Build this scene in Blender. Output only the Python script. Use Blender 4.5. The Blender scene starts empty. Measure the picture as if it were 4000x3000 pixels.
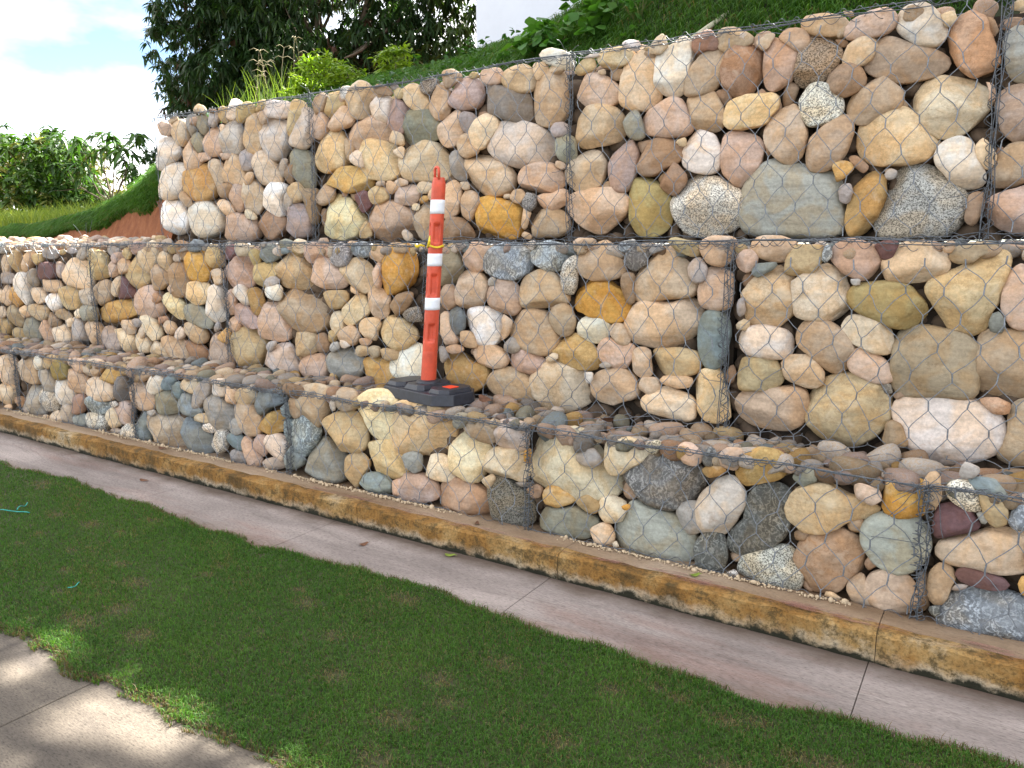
import bpy, math, random
import numpy as np
from mathutils import Vector, Matrix

# ------------------------------------------------------------------ camera, world, sun, exposure
scene = bpy.context.scene
COL = scene.collection
cd = bpy.data.cameras.new("camera")
cam = bpy.data.objects.new("camera", cd)
COL.objects.link(cam)
cd.sensor_width = 36.0
cd.lens = 36.0 * 1640.0 / 2212.0
cd.clip_start = 0.05
cd.clip_end = 2000.0
PITCH, YAW = 10.180, 32.594
cam.location = (0, 0, 1.56)
cam.rotation_euler = (math.radians(90 - PITCH), 0, math.radians(YAW))
scene.camera = cam

SUN_ELEV, SUN_AZ = 44.2, 2.0          # azimuth measured from +Y towards +X, the sun stands behind the wall
world = bpy.data.worlds.new("World")
scene.world = world
world.use_nodes = True
wn = world.node_tree.nodes; wl = world.node_tree.links
wn.clear()
wo = wn.new("ShaderNodeOutputWorld"); bg = wn.new("ShaderNodeBackground")
sky = wn.new("ShaderNodeTexSky"); sky.sky_type = 'NISHITA'; sky.sun_disc = False
sky.sun_elevation = math.radians(SUN_ELEV); sky.sun_rotation = math.radians(SUN_AZ)
sky.altitude = 200; sky.air_density = 0.8; sky.dust_density = 0.0; sky.ozone_density = 1.0
tc = wn.new("ShaderNodeTexCoord"); mp = wn.new("ShaderNodeMapping"); mp.inputs['Scale'].default_value = (1.0, 1.0, 2.2)
mp.inputs['Location'].default_value = (0.5, 8.0, 2.0)
nz = wn.new("ShaderNodeTexNoise"); nz.inputs['Scale'].default_value = 1.6; nz.inputs['Detail'].default_value = 7; nz.inputs['Roughness'].default_value = 0.55
cr = wn.new("ShaderNodeValToRGB"); cr.color_ramp.elements[0].position = 0.36; cr.color_ramp.elements[1].position = 0.66
mx = wn.new("ShaderNodeMix"); mx.data_type = 'RGBA'
mx.inputs[7].default_value = (12.6, 12.0, 11.2, 1)
wl.new(tc.outputs['Generated'], mp.inputs[0]); wl.new(mp.outputs[0], nz.inputs['Vector'])
wl.new(nz.outputs[0], cr.inputs[0]); wl.new(cr.outputs[0], mx.inputs[0])
wl.new(sky.outputs[0], mx.inputs[6]); wl.new(mx.outputs[2], bg.inputs[0])
bg.inputs[1].default_value = 0.05
wl.new(bg.outputs[0], wo.inputs[0])

sd = bpy.data.lights.new("sun", 'SUN'); sd.energy = 5.0; sd.angle = math.radians(0.53); sd.color = (1.0, 0.94, 0.84)
sun = bpy.data.objects.new("sun", sd); COL.objects.link(sun)
e, a = math.radians(SUN_ELEV), math.radians(SUN_AZ)
sdir = Vector((math.sin(a) * math.cos(e), math.cos(a) * math.cos(e), math.sin(e)))
sun.rotation_euler = sdir.to_track_quat('Z', 'Y').to_euler()
sun.location = sdir * 40

scene.view_settings.view_transform = 'Standard'
scene.view_settings.look = 'None'
scene.view_settings.gamma = 1.0
scene.view_settings.use_curve_mapping = False
scene.view_settings.exposure = 2.68
scene.render.engine = 'CYCLES'
scene.cycles.max_bounces = 8
scene.cycles.diffuse_bounces = 4
scene.cycles.transparent_max_bounces = 8

rng = np.random.default_rng(7)
random.seed(7)

# ------------------------------------------------------------------ helpers
def tag(o, label=None, cat=None, group=None, kind=None):
    if label: o['label'] = label
    if cat: o['category'] = cat
    if group: o['group'] = group
    if kind: o['kind'] = kind
    return o

def empty(name, loc=(0, 0, 0)):
    o = bpy.data.objects.new(name, None); COL.objects.link(o); o.location = loc; o.empty_display_size = 0.1
    return o

def link_mesh(name, me, mat=None, parent=None, loc=None):
    o = bpy.data.objects.new(name, me); COL.objects.link(o)
    if mat is not None and len(me.materials) == 0: me.materials.append(mat)
    if parent is not None: o.parent = parent
    if loc is not None: o.location = loc
    return o

def np_mesh(name, V, F, smooth=True, cols=None):
    """V (n,3) array, F (m,k) array of tris or quads (one k), cols per-vertex rgb"""
    me = bpy.data.meshes.new(name)
    V = np.asarray(V, np.float32); F = np.asarray(F, np.int32)
    me.vertices.add(len(V)); me.vertices.foreach_set('co', V.ravel())
    k = F.shape[1]
    me.loops.add(F.size); me.loops.foreach_set('vertex_index', F.ravel())
    me.polygons.add(len(F)); me.polygons.foreach_set('loop_start', np.arange(0, F.size, k, dtype=np.int32))
    me.update(calc_edges=True)
    if smooth: me.polygons.foreach_set('use_smooth', np.ones(len(F), bool))
    if cols is not None:
        at = me.color_attributes.new('Col', 'FLOAT_COLOR', 'POINT')
        c4 = np.ones((len(V), 4), np.float32); c4[:, :3] = cols
        at.data.foreach_set('color', c4.ravel())
    me.validate()
    return me

class MB:
    def __init__(s): s.v = []; s.f = []
    def add(s, vs, fs):
        n = len(s.v); s.v += [tuple(p) for p in vs]; s.f += [tuple(i + n for i in f) for f in fs]
    def box(s, x0, x1, y0, y1, z0, z1):
        s.add([(x0,y0,z0),(x1,y0,z0),(x1,y1,z0),(x0,y1,z0),(x0,y0,z1),(x1,y0,z1),(x1,y1,z1),(x0,y1,z1)],
              [(0,3,2,1),(4,5,6,7),(0,1,5,4),(1,2,6,5),(2,3,7,6),(3,0,4,7)])
    def tube(s, path, rad, n=8, cap=True):
        path = [Vector(p) for p in path]
        if not hasattr(rad, '__len__'): rad = [rad] * len(path)
        rings = []; side = None
        for i, p in enumerate(path):
            d = (path[min(i+1, len(path)-1)] - path[max(i-1, 0)]).normalized()
            if side is None:
                side = d.cross(Vector((0, 0, 1)));
                if side.length < 1e-3: side = d.cross(Vector((0, 1, 0)))
            side = (side - d * side.dot(d)).normalized(); up = side.cross(d)
            rings.append([p + (side * math.cos(2*math.pi*j/n) + up * math.sin(2*math.pi*j/n)) * rad[i] for j in range(n)])
        vs = [q for r in rings for q in r]; fs = []
        for i in range(len(path) - 1):
            for j in range(n):
                a_, b_ = i*n + j, i*n + (j+1) % n
                fs.append((a_, b_, b_ + n, a_ + n))
        if cap: fs.append(tuple(range(n))[::-1]); fs.append(tuple((len(path)-1)*n + j for j in range(n)))
        s.add(vs, fs)
    def build(s, name, mat, parent=None, smooth=False, bevel=0, loc=None):
        me = bpy.data.meshes.new(name); me.from_pydata(s.v, [], s.f); me.update()
        if smooth: me.polygons.foreach_set('use_smooth', np.ones(len(me.polygons), bool))
        o = link_mesh(name, me, mat, parent, loc)
        if bevel:
            b = o.modifiers.new('bevel', 'BEVEL'); b.width = bevel; b.segments = 2; b.limit_method = 'ANGLE'; b.angle_limit = math.radians(40)
        return o

def fnoise(P, scale, seed, octaves=4):
    """cheap smooth noise from rotated sine products, about -1..1"""
    P = np.asarray(P, float) * scale; r = np.random.default_rng(seed); out = np.zeros(len(P)); amp = 1.0; tot = 0
    for o_ in range(octaves):
        for k in range(3):
            d = r.normal(size=3); d /= np.linalg.norm(d); q = r.normal(size=3); q /= np.linalg.norm(q)
            out += amp * np.sin(P @ d * 2.1 + r.uniform(0, 6.28) + 1.3 * np.sin(P @ q * 1.7 + r.uniform(0, 6.28))) / 3
        tot += amp; amp *= 0.55; P = P * 1.97
    return out / tot * 1.6

# ------------------------------------------------------------------ materials
def mat_new(name):
    m = bpy.data.materials.new(name); m.use_nodes = True
    n = m.node_tree.nodes; n.clear()
    return m, n, m.node_tree.links

def nd(n, t, **kw):
    x = n.new(t)
    for k, v in kw.items():
        if k.startswith('i_'):
            key = k[2:]
            x.inputs[int(key) if key.isdigit() else key.replace('_', ' ')].default_value = v
        else: setattr(x, k, v)
    return x

def ramp(n, stops, interp='LINEAR'):
    r = n.new('ShaderNodeValToRGB'); cr_ = r.color_ramp; cr_.interpolation = interp
    while len(cr_.elements) < len(stops): cr_.elements.new(0.5)
    for el, (p, c) in zip(cr_.elements, stops):
        el.position = p; el.color = (c, c, c, 1) if not hasattr(c, '__len__') else (*c, 1)
    return r

def mixc(n, l, fac, a_, b_, mode='MIX'):
    m = n.new('ShaderNodeMix'); m.data_type = 'RGBA'; m.blend_type = mode; m.clamp_factor = True
    for s_, v in ((0, fac), (6, a_), (7, b_)):
        if hasattr(v, 'is_linked') or isinstance(v, bpy.types.NodeSocket): l.new(v, m.inputs[s_])
        elif s_ == 0: m.inputs[0].default_value = v
        else: m.inputs[s_].default_value = (*v, 1)
    return m.outputs[2]

def stone_material(name, style):
    m, n, l = mat_new(name)
    out = nd(n, 'ShaderNodeOutputMaterial'); b = nd(n, 'ShaderNodeBsdfPrincipled')
    l.new(b.outputs[0], out.inputs[0])
    t = nd(n, 'ShaderNodeTexCoord'); oi = nd(n, 'ShaderNodeObjectInfo')
    off = nd(n, 'ShaderNodeVectorMath', operation='SCALE'); off.inputs[0].default_value = (37.0, 51.0, 23.0); l.new(oi.outputs['Random'], off.inputs['Scale'])
    add = nd(n, 'ShaderNodeVectorMath', operation='ADD'); l.new(t.outputs['Object'], add.inputs[0]); l.new(off.outputs[0], add.inputs[1])
    P = add.outputs[0]
    def noise(sc, det=4, rough=0.6, dist=0.0, vec=None):
        x = nd(n, 'ShaderNodeTexNoise', i_Scale=sc, i_Detail=det, i_Roughness=rough, i_Distortion=dist); l.new(vec or P, x.inputs['Vector']); return x.outputs[0]
    base = oi.outputs['Color']
    big = noise(7.0, 3, 0.55, 0.6)
    r1 = ramp(n, [(0.42, 0.0), (0.58, 1.0)]); l.new(big, r1.inputs[0])
    warm = mixc(n, l, 1.0, base, (1.06, 0.93, 0.78), 'MULTIPLY')
    cool = mixc(n, l, 1.0, base, (1.04, 1.05, 1.06), 'MULTIPLY')
    c = mixc(n, l, r1.outputs[0], cool, warm)
    fine = noise(60, 5, 0.7)
    r2 = ramp(n, [(0.3, 0.76), (0.7, 1.15)]); l.new(fine, r2.inputs[0])
    c = mixc(n, l, 1.0, c, r2.outputs[0], 'MULTIPLY')
    st = nd(n, 'ShaderNodeMapping'); rv = nd(n, 'ShaderNodeVectorMath', operation='SCALE'); rv.inputs[0].default_value = (17.0, 29.0, 11.0); l.new(oi.outputs['Random'], rv.inputs['Scale']); l.new(rv.outputs[0], st.inputs['Rotation']); st.inputs['Scale'].default_value = (3.0, 5.0, 20.0); l.new(P, st.inputs[0])
    rs = ramp(n, [(0.36, 0.86), (0.5, 1.0), (0.66, 1.08)]); l.new(noise(1.6, 5, 0.6, 0.35, st.outputs[0]), rs.inputs[0])
    c = mixc(n, l, 1.0, c, rs.outputs[0], 'MULTIPLY')
    # stains and pores
    pit = nd(n, 'ShaderNodeTexVoronoi', i_Scale=55.0, feature='DISTANCE_TO_EDGE' if style == 'rough' else 'F1'); l.new(P, pit.inputs['Vector'])
    height = fine
    if style == 'plain':
        height = noise(26, 7, 0.72, 0.4)
        r3 = ramp(n, [(0.60, 0.0), (0.72, 0.5)]); l.new(noise(16, 4, 0.65, 0.8), r3.inputs[0])
        c = mixc(n, l, r3.outputs[0], c, mixc(n, l, 1.0, base, (0.62, 0.50, 0.40), 'MULTIPLY'))
        r4 = ramp(n, [(0.0, 0.45), (0.13, 1.0)]); l.new(pit.outputs['Distance'], r4.inputs[0])
        msk = ramp(n, [(0.5, 1.0), (0.6, 0.0)]); l.new(noise(9, 2), msk.inputs[0])
        c = mixc(n, l, 1.0, c, mixc(n, l, msk.outputs[0], r4.outputs[0], (1, 1, 1)), 'MULTIPLY')
        bump_d = 0.012
    elif style == 'rough':
        ww = noise(9, 7, 0.74, 0.5)
        r3 = ramp(n, [(0.46, 0.0), (0.49, 0.38), (0.505, 0.0)]); l.new(ww, r3.inputs[0])
        c = mixc(n, l, r3.outputs[0], c, mixc(n, l, 1.0, base, (0.40, 0.27, 0.15), 'MULTIPLY'))
        r5 = ramp(n, [(0.55, 0.0), (0.75, 0.8)]); l.new(noise(13, 5, 0.6, 0.6), r5.inputs[0])
        c = mixc(n, l, r5.outputs[0], c, mixc(n, l, 0.5, base, (0.62, 0.56, 0.46)))
        height = ww; bump_d = 0.014
    elif style == 'granite':
        v = nd(n, 'ShaderNodeTexVoronoi', i_Scale=230.0); l.new(P, v.inputs['Vector'])
        r3 = ramp(n, [(0.24, 0.38), (0.42, 0.95), (0.8, 1.3)]); 
        sx = nd(n, 'ShaderNodeSeparateColor'); l.new(v.outputs['Color'], sx.inputs[0]); l.new(sx.outputs[0], r3.inputs[0])
        c = mixc(n, l, 1.0, c, r3.outputs[0], 'MULTIPLY')
        height = sx.outputs[0]; bump_d = 0.004
    elif style == 'banded':
        w = nd(n, 'ShaderNodeTexWave', i_Scale=9.0, i_Distortion=22.0, i_Detail=9.0); w.inputs['Detail Scale'].default_value = 1.8; w.inputs['Detail Roughness'].default_value = 0.65
        l.new(P, w.inputs['Vector'])
        r3 = ramp(n, [(0.0, 0.6), (0.5, 0.95), (0.85, 1.35), (1.0, 2.0)]); l.new(w.outputs['Fac'], r3.inputs[0])
        mk = ramp(n, [(0.35, 0.25), (0.62, 1.0)]); l.new(noise(9, 4, 0.7), mk.inputs[0])
        c = mixc(n, l, 1.0, c, mixc(n, l, mk.outputs[0], (1, 1, 1), r3.outputs[0]), 'MULTIPLY')
        height = w.outputs['Fac']; bump_d = 0.006
    # light veining scuffs
    r6 = ramp(n, [(0.62, 0.0), (0.8, 0.35)]); l.new(noise(28, 6, 0.75, 0.3), r6.inputs[0])
    c = mixc(n, l, r6.outputs[0], c, mixc(n, l, 0.55, base, (0.66, 0.62, 0.56)))
    l.new(c, b.inputs['Base Color'])
    rr = ramp(n, [(0.3, 0.72), (0.7, 0.95)]); l.new(fine, rr.inputs[0]); l.new(rr.outputs[0], b.inputs['Roughness'])
    b.inputs['Specular IOR Level'].default_value = 0.12
    bp = nd(n, 'ShaderNodeBump', i_Strength=0.7, i_Distance=bump_d); l.new(height, bp.inputs['Height'])
    bp2 = nd(n, 'ShaderNodeBump', i_Strength=0.55, i_Distance=0.003); l.new(fine, bp2.inputs['Height']); l.new(bp.outputs[0], bp2.inputs['Normal'])
    l.new(bp2.outputs[0], b.inputs['Normal'])
    return m

M = {k: stone_material('stone_' + k, k) for k in ('plain', 'rough', 'granite', 'banded')}

def simple(name, col, rough=0.7, metal=0.0, nscale=20, namt=0.25, bump=0.0, spec=0.4, coord='Object'):
    m, n, l = mat_new(name)
    out = nd(n, 'ShaderNodeOutputMaterial'); b = nd(n, 'ShaderNodeBsdfPrincipled'); l.new(b.outputs[0], out.inputs[0])
    t = nd(n, 'ShaderNodeTexCoord')
    x = nd(n, 'ShaderNodeTexNoise', i_Scale=nscale, i_Detail=5.0, i_Roughness=0.65); l.new(t.outputs[coord], x.inputs['Vector'])
    r = ramp(n, [(0.3, 1 - namt), (0.7, 1 + namt)]); l.new(x.outputs[0], r.inputs[0])
    l.new(mixc(n, l, 1.0, col, r.outputs[0], 'MULTIPLY'), b.inputs['Base Color'])
    b.inputs['Roughness'].default_value = rough; b.inputs['Metallic'].default_value = metal; b.inputs['Specular IOR Level'].default_value = spec
    if bump:
        bp = nd(n, 'ShaderNodeBump', i_Strength=0.6, i_Distance=bump); l.new(x.outputs[0], bp.inputs['Height']); l.new(bp.outputs[0], b.inputs['Normal'])
    return m

def leaf_material(name, trans=0.35, rough=0.45, tint=(1.25, 1.35, 0.55)):
    m, n, l = mat_new(name)
    out = nd(n, 'ShaderNodeOutputMaterial'); b = nd(n, 'ShaderNodeBsdfPrincipled')
    at = nd(n, 'ShaderNodeAttribute', attribute_name='Col')
    l.new(at.outputs['Color'], b.inputs['Base Color']); b.inputs['Roughness'].default_value = rough; b.inputs['Specular IOR Level'].default_value = 0.35
    tr = nd(n, 'ShaderNodeBsdfTranslucent'); l.new(mixc(n, l, 1.0, at.outputs['Color'], tint, 'MULTIPLY'), tr.inputs[0])
    ms = nd(n, 'ShaderNodeMixShader'); ms.inputs[0].default_value = trans
    l.new(b.outputs[0], ms.inputs[1]); l.new(tr.outputs[0], ms.inputs[2]); l.new(ms.outputs[0], out.inputs[0])
    return m
M['leaf'] = leaf_material('leaf')
M['grass'] = leaf_material('grass_blade', 0.42, 0.6, (1.45, 1.3, 0.6))
M['wire'] = simple('galvanised_wire', (0.21, 0.235, 0.27), 0.48, 0.55, 90, 0.35)
M['wire_dark'] = simple('weathered_wire', (0.12, 0.135, 0.155), 0.55, 0.5, 120, 0.5)
M['bark'] = simple('bark', (0.11, 0.085, 0.06), 0.9, 0, 14, 0.5, 0.02)
M['twig'] = simple('green_stem', (0.16, 0.17, 0.06), 0.8, 0, 14, 0.3)
M['soil_dark'] = simple('dark_soil', (0.055, 0.042, 0.03), 0.95, 0, 9, 0.4, 0.02)

def soil_material():
    m, n, l = mat_new('red_soil')
    out = nd(n, 'ShaderNodeOutputMaterial'); b = nd(n, 'ShaderNodeBsdfPrincipled'); l.new(b.outputs[0], out.inputs[0])
    t = nd(n, 'ShaderNodeTexCoord')
    mp_ = nd(n, 'ShaderNodeMapping'); mp_.inputs['Scale'].default_value = (1, 1, 0.35); l.new(t.outputs['Object'], mp_.inputs[0])
    x = nd(n, 'ShaderNodeTexNoise', i_Scale=14.0, i_Detail=7.0, i_Roughness=0.7); l.new(mp_.outputs[0], x.inputs['Vector'])
    gp = nd(n, 'ShaderNodeSeparateXYZ'); l.new(t.outputs['Object'], gp.inputs[0])
    mr = nd(n, 'ShaderNodeMapRange', i_1=-6.9, i_2=-6.2); l.new(gp.outputs['X'], mr.inputs[0])
    mk = nd(n, 'ShaderNodeTexNoise', i_Scale=2.2, i_Detail=4.0); l.new(t.outputs['Object'], mk.inputs['Vector']); mk2 = ramp(n, [(0.60, 1.0), (0.66, 0.15)]); l.new(mk.outputs[0], mk2.inputs[0])
    mm = nd(n, 'ShaderNodeMath', operation='MULTIPLY'); l.new(mr.outputs[0], mm.inputs[0]); l.new(mk2.outputs[0], mm.inputs[1])
    r = ramp(n, [(0.3, (0.17, 0.055, 0.022)), (0.55, (0.26, 0.095, 0.038)), (0.75, (0.32, 0.145, 0.07))]); l.new(x.outputs[0], r.inputs[0])
    l.new(mixc(n, l, mm.outputs[0], r.outputs[0], (0.022, 0.028, 0.010)), b.inputs['Base Color']); b.inputs['Roughness'].default_value = 0.95
    bp = nd(n, 'ShaderNodeBump', i_Strength=0.9, i_Distance=0.03); l.new(x.outputs[0], bp.inputs['Height']); l.new(bp.outputs[0], b.inputs['Normal'])
    return m
M['soil'] = soil_material()

def concrete(name, c1, c2, c3, scale=1.0, dirt=None, streak=(1, 1, 1), grit=0.25):
    """grit, blotches, darker wet-looking stains; dirt = (y0, y1) a band of dark silt towards y1 (world y)"""
    m, n, l = mat_new(name)
    out = nd(n, 'ShaderNodeOutputMaterial'); b = nd(n, 'ShaderNodeBsdfPrincipled'); l.new(b.outputs[0], out.inputs[0])
    g = nd(n, 'ShaderNodeNewGeometry')
    mp_ = nd(n, 'ShaderNodeMapping'); mp_.inputs['Scale'].default_value = streak; l.new(g.outputs['Position'], mp_.inputs[0])
    def noise(sc, det=5, rough=0.65, dist=0.0, vec=None):
        x = nd(n, 'ShaderNodeTexNoise', i_Scale=sc * scale, i_Detail=det, i_Roughness=rough, i_Distortion=dist); l.new(vec or mp_.outputs[0], x.inputs['Vector']); return x.outputs[0]
    r = ramp(n, [(0.32, c1), (0.52, c2), (0.70, c3)]); l.new(noise(2.4, 6, 0.6), r.inputs[0])
    fine = noise(110, 4, 0.75)
    rf = ramp(n, [(0.30, 1 - grit * 1.6), (0.45, 1.0), (0.72, 1 + grit)]); l.new(fine, rf.inputs[0])
    c = mixc(n, l, 1.0, r.outputs[0], rf.outputs[0], 'MULTIPLY')
    mid = noise(22, 5, 0.7, 0.5)
    rm = ramp(n, [(0.60, 0.0), (0.74, 0.55)]); l.new(mid, rm.inputs[0])
    c = mixc(n, l, rm.outputs[0], c, tuple(v * 0.45 for v in c2))
    if dirt:
        sp = nd(n, 'ShaderNodeSeparateXYZ'); l.new(g.outputs['Position'], sp.inputs[0])
        wob = nd(n, 'ShaderNodeMath', operation='MULTIPLY_ADD'); l.new(noise(3.5, 5, 0.65, vec=g.outputs['Position']), wob.inputs[0]); wob.inputs[1].default_value = 0.22; l.new(sp.outputs['Y'], wob.inputs[2])
        mr = nd(n, 'ShaderNodeMapRange', i_1=dirt[0] + 0.11, i_2=dirt[1] + 0.11); l.new(wob.outputs[0], mr.inputs[0])
        c = mixc(n, l, mr.outputs[0], c, mixc(n, l, mid, (0.055, 0.04, 0.03), (0.15, 0.115, 0.095)))
    if dirt:
        ef = nd(n, 'ShaderNodeMapRange', i_1=2.60 + 0.11, i_2=2.50 + 0.11); l.new(wob.outputs[0], ef.inputs[0])
        e2 = nd(n, 'ShaderNodeMath', operation='MULTIPLY', i_1=0.75); l.new(ef.outputs[0], e2.inputs[0])
        c = mixc(n, l, e2.outputs[0], c, mixc(n, l, fine, (0.10, 0.062, 0.04), (0.20, 0.145, 0.11)))
        bl = ramp(n, [(0.52, 0.0), (0.66, 0.55)]); l.new(noise(1.6, 5, 0.7), bl.inputs[0])
        c = mixc(n, l, bl.outputs[0], c, mixc(n, l, 1.0, c, (0.86, 0.62, 0.55), 'MULTIPLY'))
        ck = ramp(n, [(0.492, 0.0), (0.5, 0.25), (0.508, 0.0)]); l.new(noise(1.1, 6, 0.6, 0.6), ck.inputs[0])
        c = mixc(n, l, ck.outputs[0], c, (0.06, 0.05, 0.045))
    l.new(c, b.inputs['Base Color']); b.inputs['Roughness'].default_value = 0.85; b.inputs['Specular IOR Level'].default_value = 0.3
    hm = nd(n, 'ShaderNodeMath', operation='ADD'); l.new(fine, hm.inputs[0]); l.new(mid, hm.inputs[1])
    bp = nd(n, 'ShaderNodeBump', i_Strength=0.6, i_Distance=0.005); l.new(hm.outputs[0], bp.inputs['Height']); l.new(bp.outputs[0], b.inputs['Normal'])
    return m
M['path'] = concrete('path_concrete', (0.145, 0.124, 0.118), (0.23, 0.20, 0.19), (0.32, 0.278, 0.262), 1.0, (2.86, 2.97), (0.35, 1.6, 1), 0.4)
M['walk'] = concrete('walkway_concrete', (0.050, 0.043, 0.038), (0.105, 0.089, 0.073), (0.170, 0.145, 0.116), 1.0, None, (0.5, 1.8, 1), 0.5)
M['kerb_top'] = concrete('kerb_top_concrete', (0.17, 0.11, 0.065), (0.27, 0.195, 0.13), (0.35, 0.275, 0.205), 1.2, None, (0.5, 1.5, 1))

def kerb_face():
    m, n, l = mat_new('kerb_stained_concrete')
    out = nd(n, 'ShaderNodeOutputMaterial'); b = nd(n, 'ShaderNodeBsdfPrincipled'); l.new(b.outputs[0], out.inputs[0])
    g = nd(n, 'ShaderNodeNewGeometry'); sp = nd(n, 'ShaderNodeSeparateXYZ'); l.new(g.outputs['Position'], sp.inputs[0])
    def noise(sc, det=5, rough=0.65, dist=0.0):
        x = nd(n, 'ShaderNodeTexNoise', i_Scale=sc, i_Detail=det, i_Roughness=rough, i_Distortion=dist); l.new(g.outputs['Position'], x.inputs['Vector']); return x.outputs[0]
    r = ramp(n, [(0.34, (0.10, 0.06, 0.022)), (0.46, (0.24, 0.125, 0.035)), (0.58, (0.31, 0.20, 0.08)), (0.70, (0.37, 0.30, 0.20))]); l.new(noise(3.2, 7, 0.68, 0.3), r.inputs[0])
    f = noise(75, 5, 0.75); rf = ramp(n, [(0.32, 0.45), (0.5, 1.0), (0.75, 1.25)]); l.new(f, rf.inputs[0])
    c = mixc(n, l, 1.0, r.outputs[0], rf.outputs[0], 'MULTIPLY')
    # pale bare concrete low on the face
    z1 = nd(n, 'ShaderNodeMath', operation='MULTIPLY_ADD'); l.new(noise(9, 6, 0.7), z1.inputs[0]); z1.inputs[1].default_value = 0.13; l.new(sp.outputs['Z'], z1.inputs[2])
    mr = nd(n, 'ShaderNodeMapRange', i_1=0.085, i_2=0.125, i_3=1.0, i_4=0.0); l.new(z1.outputs[0], mr.inputs[0])
    pm = ramp(n, [(0.40, 0.15), (0.6, 0.9)]); l.new(noise(2.1, 3), pm.inputs[0])
    fm = nd(n, 'ShaderNodeMath', operation='MULTIPLY'); l.new(mr.outputs[0], fm.inputs[0]); l.new(pm.outputs[0], fm.inputs[1])
    c = mixc(n, l, fm.outputs[0], c, mixc(n, l, 1.0, (0.42, 0.36, 0.27), rf.outputs[0], 'MULTIPLY'))
    # dark lichen specks and moss at the foot
    sx = ramp(n, [(0.50, 0.0), (0.60, 0.85)]); l.new(noise(19, 8, 0.8), sx.inputs[0])
    c = mixc(n, l, sx.outputs[0], c, (0.07, 0.05, 0.022))
    mo = nd(n, 'ShaderNodeMapRange', i_1=0.075, i_2=0.095, i_3=1.0, i_4=0.0); l.new(z1.outputs[0], mo.inputs[0])
    c = mixc(n, l, mo.outputs[0], c, (0.022, 0.022, 0.014))
    l.new(c, b.inputs['Base Color']); b.inputs['Roughness'].default_value = 0.9; b.inputs['Specular IOR Level'].default_value = 0.2
    bp = nd(n, 'ShaderNodeBump', i_Strength=0.7, i_Distance=0.008); l.new(f, bp.inputs['Height']); l.new(bp.outputs[0], b.inputs['Normal'])
    return m
M['kerb'] = kerb_face()
M['pink'] = simple('faded_pink_paint', (0.40, 0.20, 0.17), 0.85, 0, 30, 0.4)
M['white_wall'] = simple('white_render', (0.62, 0.66, 0.74), 0.8, 0, 3, 0.04)
M['orange'] = simple('orange_plastic', (0.55, 0.075, 0.035), 0.45, 0, 18, 0.22, 0, 0.5)
M['orange2'] = simple('orange_reflector', (0.85, 0.06, 0.02), 0.3, 0, 30, 0.05)
M['reflect'] = simple('white_reflective_sheet', (0.74, 0.79, 0.86), 0.25, 0.0, 60, 0.06, 0, 0.6)
M['rubber'] = simple('black_rubber', (0.018, 0.022, 0.034), 0.42, 0, 40, 0.4, 0.001, 0.5)
M['yellow'] = simple('yellow_ribbon_plastic', (0.70, 0.52, 0.02), 0.4, 0, 40, 0.2)
M['teal'] = simple('teal_string', (0.02, 0.30, 0.26), 0.6, 0, 40, 0.2)
M['wood'] = simple('weathered_wood', (0.34, 0.33, 0.24), 0.85, 0, 18, 0.3, 0.004)
M['leaf_dry'] = simple('dry_leaf', (0.12, 0.055, 0.03), 0.8, 0, 40, 0.4)
M['leaf_green'] = simple('fallen_green_leaf', (0.16, 0.22, 0.03), 0.6, 0, 40, 0.3)
M['crumb'] = simple('crumbled_mortar', (0.48, 0.38, 0.26), 0.9, 0, 40, 0.3)

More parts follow.
